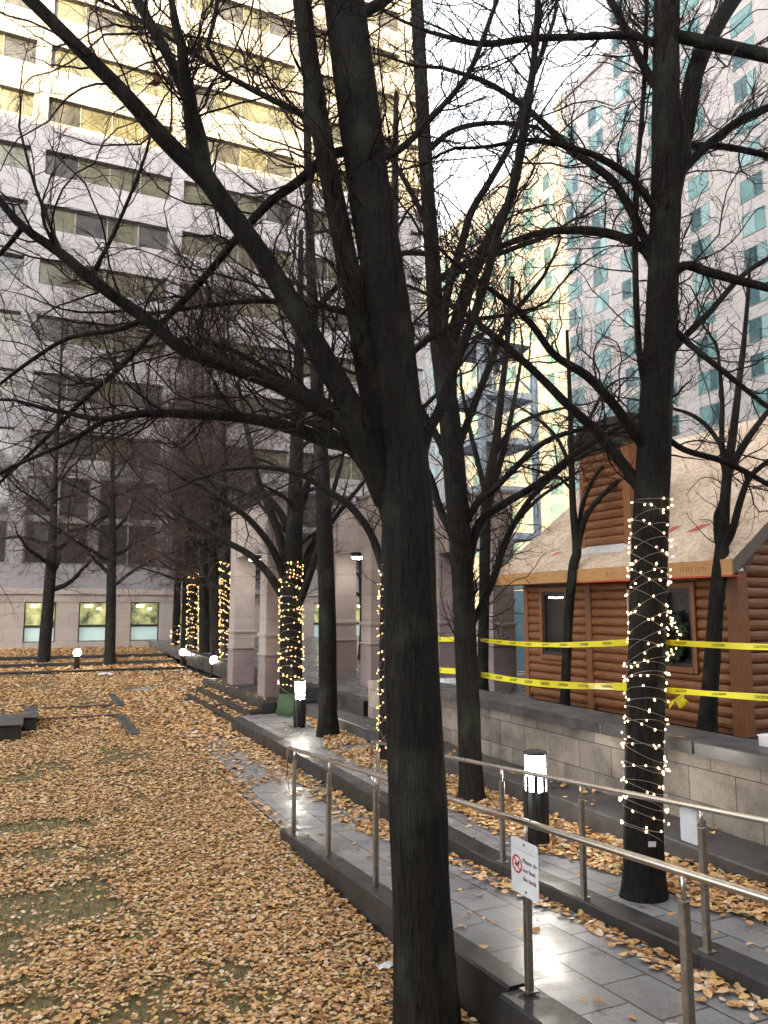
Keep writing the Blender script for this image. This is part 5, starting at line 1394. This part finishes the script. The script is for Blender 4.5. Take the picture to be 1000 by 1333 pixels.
# granite bench end, slabs and edgings in the lawn at the left
bw = root('granite_seat', (-.3, 20, 0), 'dark granite block seat at the left edge of the lawn', 'bench')
g = MB(); g.box(-2.6, -.06, 18.25, 20.0, -.02, .33, c=.02); g.box(-.05, .24, 19.35, 21.3, -.02, .33, c=.02); g.build('block', granite, bw)
g = MB(); g.box(-2.6, -.03, 18.2, 20.05, .333, .36, c=.008); g.box(-.027, .28, 19.3, 21.35, .333, .36, c=.008); g.build('top_slab', granite_top, bw)
for nm, y, lab in (('edging_board', 21.15, 'nearer of two thin edging boards in the leaves beside the granite seat'), ('edging_board', 23.35, 'farther of two thin edging boards in the leaves beside the granite seat')):
    g = MB(); g.box(.27, 2.2, y - .05, y + .05, -.02, .085, c=.01); g.build(nm, plain('weathered_board', (.10, .06, .045), .6), None, lab, 'edging', 'edging boards in the lawn', origin=(1.2, y, 0))
for (x0, x1, y0, y1), lab in (((2.08, 2.32, 17.9, 21.0), 'long flat grey stone slab lying in the leaves'), ((2.3, 2.56, 23.2, 24.6), 'nearer half of the broken stone slab in the leaves'), ((2.32, 2.57, 24.64, 26.2), 'farther half of the broken stone slab in the leaves')):
    g = MB(); g.box(x0, x1, y0, y1, -.02, .075, c=.015); g.build('stone_slab', granite_top, None, lab, 'slab', 'stone slabs in the lawn', origin=((x0 + x1) / 2, (y0 + y1) / 2, 0))
def scrap(x, y, z, s, lab, seed):
    rg = np.random.default_rng(seed); n = 5
    vs = [(x + (i / (n - 1) - .5) * s * 1.6, y + (j / (n - 1) - .5) * s, z + .02 + rg.random() * s * .28) for j in range(n) for i in range(n)]
    g = MB(); g.add(vs, [(j * n + i, j * n + i + 1, (j + 1) * n + i + 1, (j + 1) * n + i) for j in range(n - 1) for i in range(n - 1)])
    g.build('paper_scrap', paper, None, lab, 'litter', origin=(x, y, z))
scrap(2.62, 5.72, .03, .085, 'crumpled white paper scrap in the leaves right beside the big front trunk', 1)
scrap(2.9, 33.6, .03, .38, 'white paper litter far off on the leaves below the terrace', 2)
# litter of wood offcuts by the cabin
rg = np.random.default_rng(8)
for i, (px, py) in enumerate([(762, 922), (778, 927), (905, 948)]):
    x, y = [(9.75, 12.1), (9.72, 11.6), (9.6, 9.5)][i]
    g = MB(); g.obox((x, y, PLAZA + .03), ((math.cos(i), math.sin(i), 0), (-math.sin(i), math.cos(i), 0), (0, 0, 1)), .16 - .03 * i, .045, .02)
    g.build('wood_offcut', fascia_wood, None, ['pale board offcut lying beside the young tree at the left cabin window', 'short pale offcut on the ground below the cabin door', 'small wood offcut near the cabin corner post'][i], 'offcut', origin=(x, y, PLAZA))
# bare soil strip under the cabin eave
g = MB(); g.add([(9.35, 8.4, PLAZA + .004), (10.06, 8.4, PLAZA + .004), (10.06, 14.4, PLAZA + .004), (9.5, 14.4, PLAZA + .004)], [(0, 1, 2, 3)]); struct(g, 'ground_soil', noisy('bare_soil', (.035, .028, .022), (.09, .07, .055), 9, (.7, .95), bmp=.5, bdist=.03))

# ------------------------------------------------------------------ fallen leaves and grass
def scatter(n, x0, x1, y0, y1, rg): return np.stack([rg.uniform(x0, x1, n), rg.uniform(y0, y1, n)], axis=1)
rg = np.random.default_rng(77)
pts = []; sizes = []
def put(xy, z, size, pile=0.02):
    if len(xy) == 0: return
    c = np.column_stack([xy, np.broadcast_to(z, len(xy)) + rg.random(len(xy)) ** 2 * pile])
    pts.append(c); sizes.append(np.full(len(xy), size))
def bare(x, y):          # where grass or wet soil shows through
    n = fnoise(x, y, 0.55, 4.0); m = fnoise(x, y, 1.9, 40.0)
    return np.clip((0.55 * n + 0.45 * m - 0.50) * 9, 0, 1)
for (y0, y1, dens, size) in ((2.2, 7, 1850, .038), (7, 12, 1250, .042), (12, 19, 680, .052), (19, 36, 250, .085)):
    xL = -1.3 if y0 < 12 else (-2.5 if y0 < 19 else -6)
    n = int(dens * (y1 - y0) * (2.98 - xL)); xy = scatter(n, xL, 2.98, y0, y1, rg)
    near = np.clip((xy[:, 0] - 2.0) / .8, 0, 1)              # thicker against the kerb
    keep = rg.random(n) > bare(xy[:, 0], xy[:, 1]) * 0.90 * (1 - near)
    xy = xy[keep & ((xy[:, 1] > 8.9) | (xy[:, 0] < 2.86))]
    put(xy, 0.012, size, .035)
# path: bare wet pavers in the middle, drifts at the edges; covered farther on
n = int(420 * 1.34 * 7.2); xy = scatter(n, 3.03, 4.34, 9.2, 16.4, rg)
edge = np.minimum(np.clip((xy[:, 0] - 2.95) / .35, 0, 1), np.clip((4.12 - xy[:, 0]) / .40, 0, 1))
nn = fnoise(xy[:, 0], xy[:, 1], .9, 60)
k = rg.random(n) < np.clip(1.15 - 1.25 * edge + (nn - .5) * 2.2 + (xy[:, 1] - 12.5) * .10, 0.015, 1)
put(xy[k], .016, .076, .02)
n = int(240 * 1.5 * 20); xy = scatter(n, 3.0, 4.5, 16.4, 36, rg)
k = rg.random(n) < np.clip(.95 - np.clip(fnoise(xy[:, 0], xy[:, 1], .8, 80) - .55, 0, 1) * 7, .03, 1); put(xy[k], .016, .10, .02)
n = 2600; xy = scatter(n, 4.3, 6.5, 25.5, 36, rg); put(xy, .0, .11, .02)
# ramp: a drift along the far kerb, a few elsewhere
n = int(700 * 1.3 * 10.5); xy = scatter(n, 3.09, 4.345, -1, 9.5, rg)
dist = (4.345 - xy[:, 0]); wv = .10 + .28 * fnoise(xy[:, 1], xy[:, 1] * 0, .9, 5) + np.clip((xy[:, 1] - 7.4) * .16, 0, .7)
k = rg.random(n) < np.where(dist < wv, .75 * (1 - dist / wv * .6), .008) + np.where(xy[:, 0] < 3.14, .05, 0)
put(xy[k], ramp_z(xy[k][:, 1]) + .016, .066, .02)
# leaf bed on the strip
n = int(900 * 1.33 * 22); xy = scatter(n, 4.62, 5.935, -3, 18.2, rg)
yy = xy[:, 1]
start = np.interp(yy, [-3, 3, 4.4, 5.4, 6.2, 8.6, 9.6, 10.6, 13.5, 14.6, 16.5, 18.3], [5.35, 5.3, 5.15, 5.05, 4.98, 4.92, 4.85, 4.95, 4.9, 5.25, 5.75, 5.85]) + (fnoise(xy[:, 0] * .3, yy, 1.3, 15) - .5) * .5
pr = np.clip((xy[:, 0] - start) / .10, 0.012, 1)
hole = np.clip((fnoise(xy[:, 0], yy, 1.1, 33) - .52) * 9, 0, 1) * (yy > 10.3); pr = pr * (1 - hole * .9)
k = rg.random(n) < pr; put(xy[k], strip_z(xy[k][:, 1]) + .008, .060, .04)
# ledge, steps, plaza: stray leaves
n = 900; xy = scatter(n, 5.97, 6.6, -3, 17.8, rg); k = rg.random(n) < np.clip(.03 + (fnoise(xy[:, 0], xy[:, 1], 1.4, 22) - .5) * 3 + (xy[:, 0] > 6.5) * .3, .03, .8); put(xy[k], LEDGE + .01, .066, .008)
n = 260; xy = scatter(n, 4.55, 4.85, 18.6, 24.3, rg); put(xy, .175, .08, .01)
n = 200; xy = scatter(n, 4.88, 5.15, 18.6, 24.9, rg); put(xy, .34, .08, .01)
n = 60; xy = scatter(n, 5.2, 5.6, 18.6, 25, rg); put(xy, .505, .08, .005)
n = 420; xy = scatter(n, 6.9, 20, 8, 46, rg); k = (xy[:, 0] < 9.2) | (xy[:, 1] > 15.5); put(xy[k], PLAZA + .006, .085, .005)
for (y, z, n, wd) in ((36.0, .09, 3600, 2.2), (38.7, .23, 3400, 2.4), (41.6, .38, 4200, 8)):
    xy = scatter(n, -6, 6.4, y, y + wd, rg); put(xy, z, .14, .03)
C = np.concatenate(pts); S = np.concatenate(sizes)
V, F = leaf_quads(C, rg, S)
lv = mesh_np('fallen_leaves', V, F, leaf_mat, None, smooth=False)
tag(lv, 'tan and golden fallen leaves covering the lawn, path edges and beds', 'leaves', kind='stuff')
# grass blades where the leaves thin out
n = 90000; xy = scatter(n, -1.3, 2.85, 2.2, 17, rg)
b_ = bare(xy[:, 0], xy[:, 1]) * np.clip(1.1 - np.clip((xy[:, 0] - 2.0) / .8, 0, 1), 0, 1)
xy = xy[rg.random(n) < b_ * .9]; n = len(xy)
hgt = rg.uniform(.018, .05, n); az = rg.uniform(0, 6.28, n); lean = rg.uniform(.2, 1.1, n) * hgt
base = np.column_stack([xy, np.full(n, 0.0)]); px_ = np.column_stack([np.cos(az), np.sin(az), np.zeros(n)]) * .0028
tip = base + np.column_stack([-np.sin(az) * lean, np.cos(az) * lean, hgt + .012])
V = np.stack([base - px_, base + px_, tip], axis=1).reshape(-1, 3); F = (np.arange(n) * 3)[:, None] + np.arange(3)[None]
gr = mesh_np('grass', V, F, grass_mat, None, smooth=False)
tag(gr, 'short green grass showing between the fallen leaves', 'grass', kind='stuff')
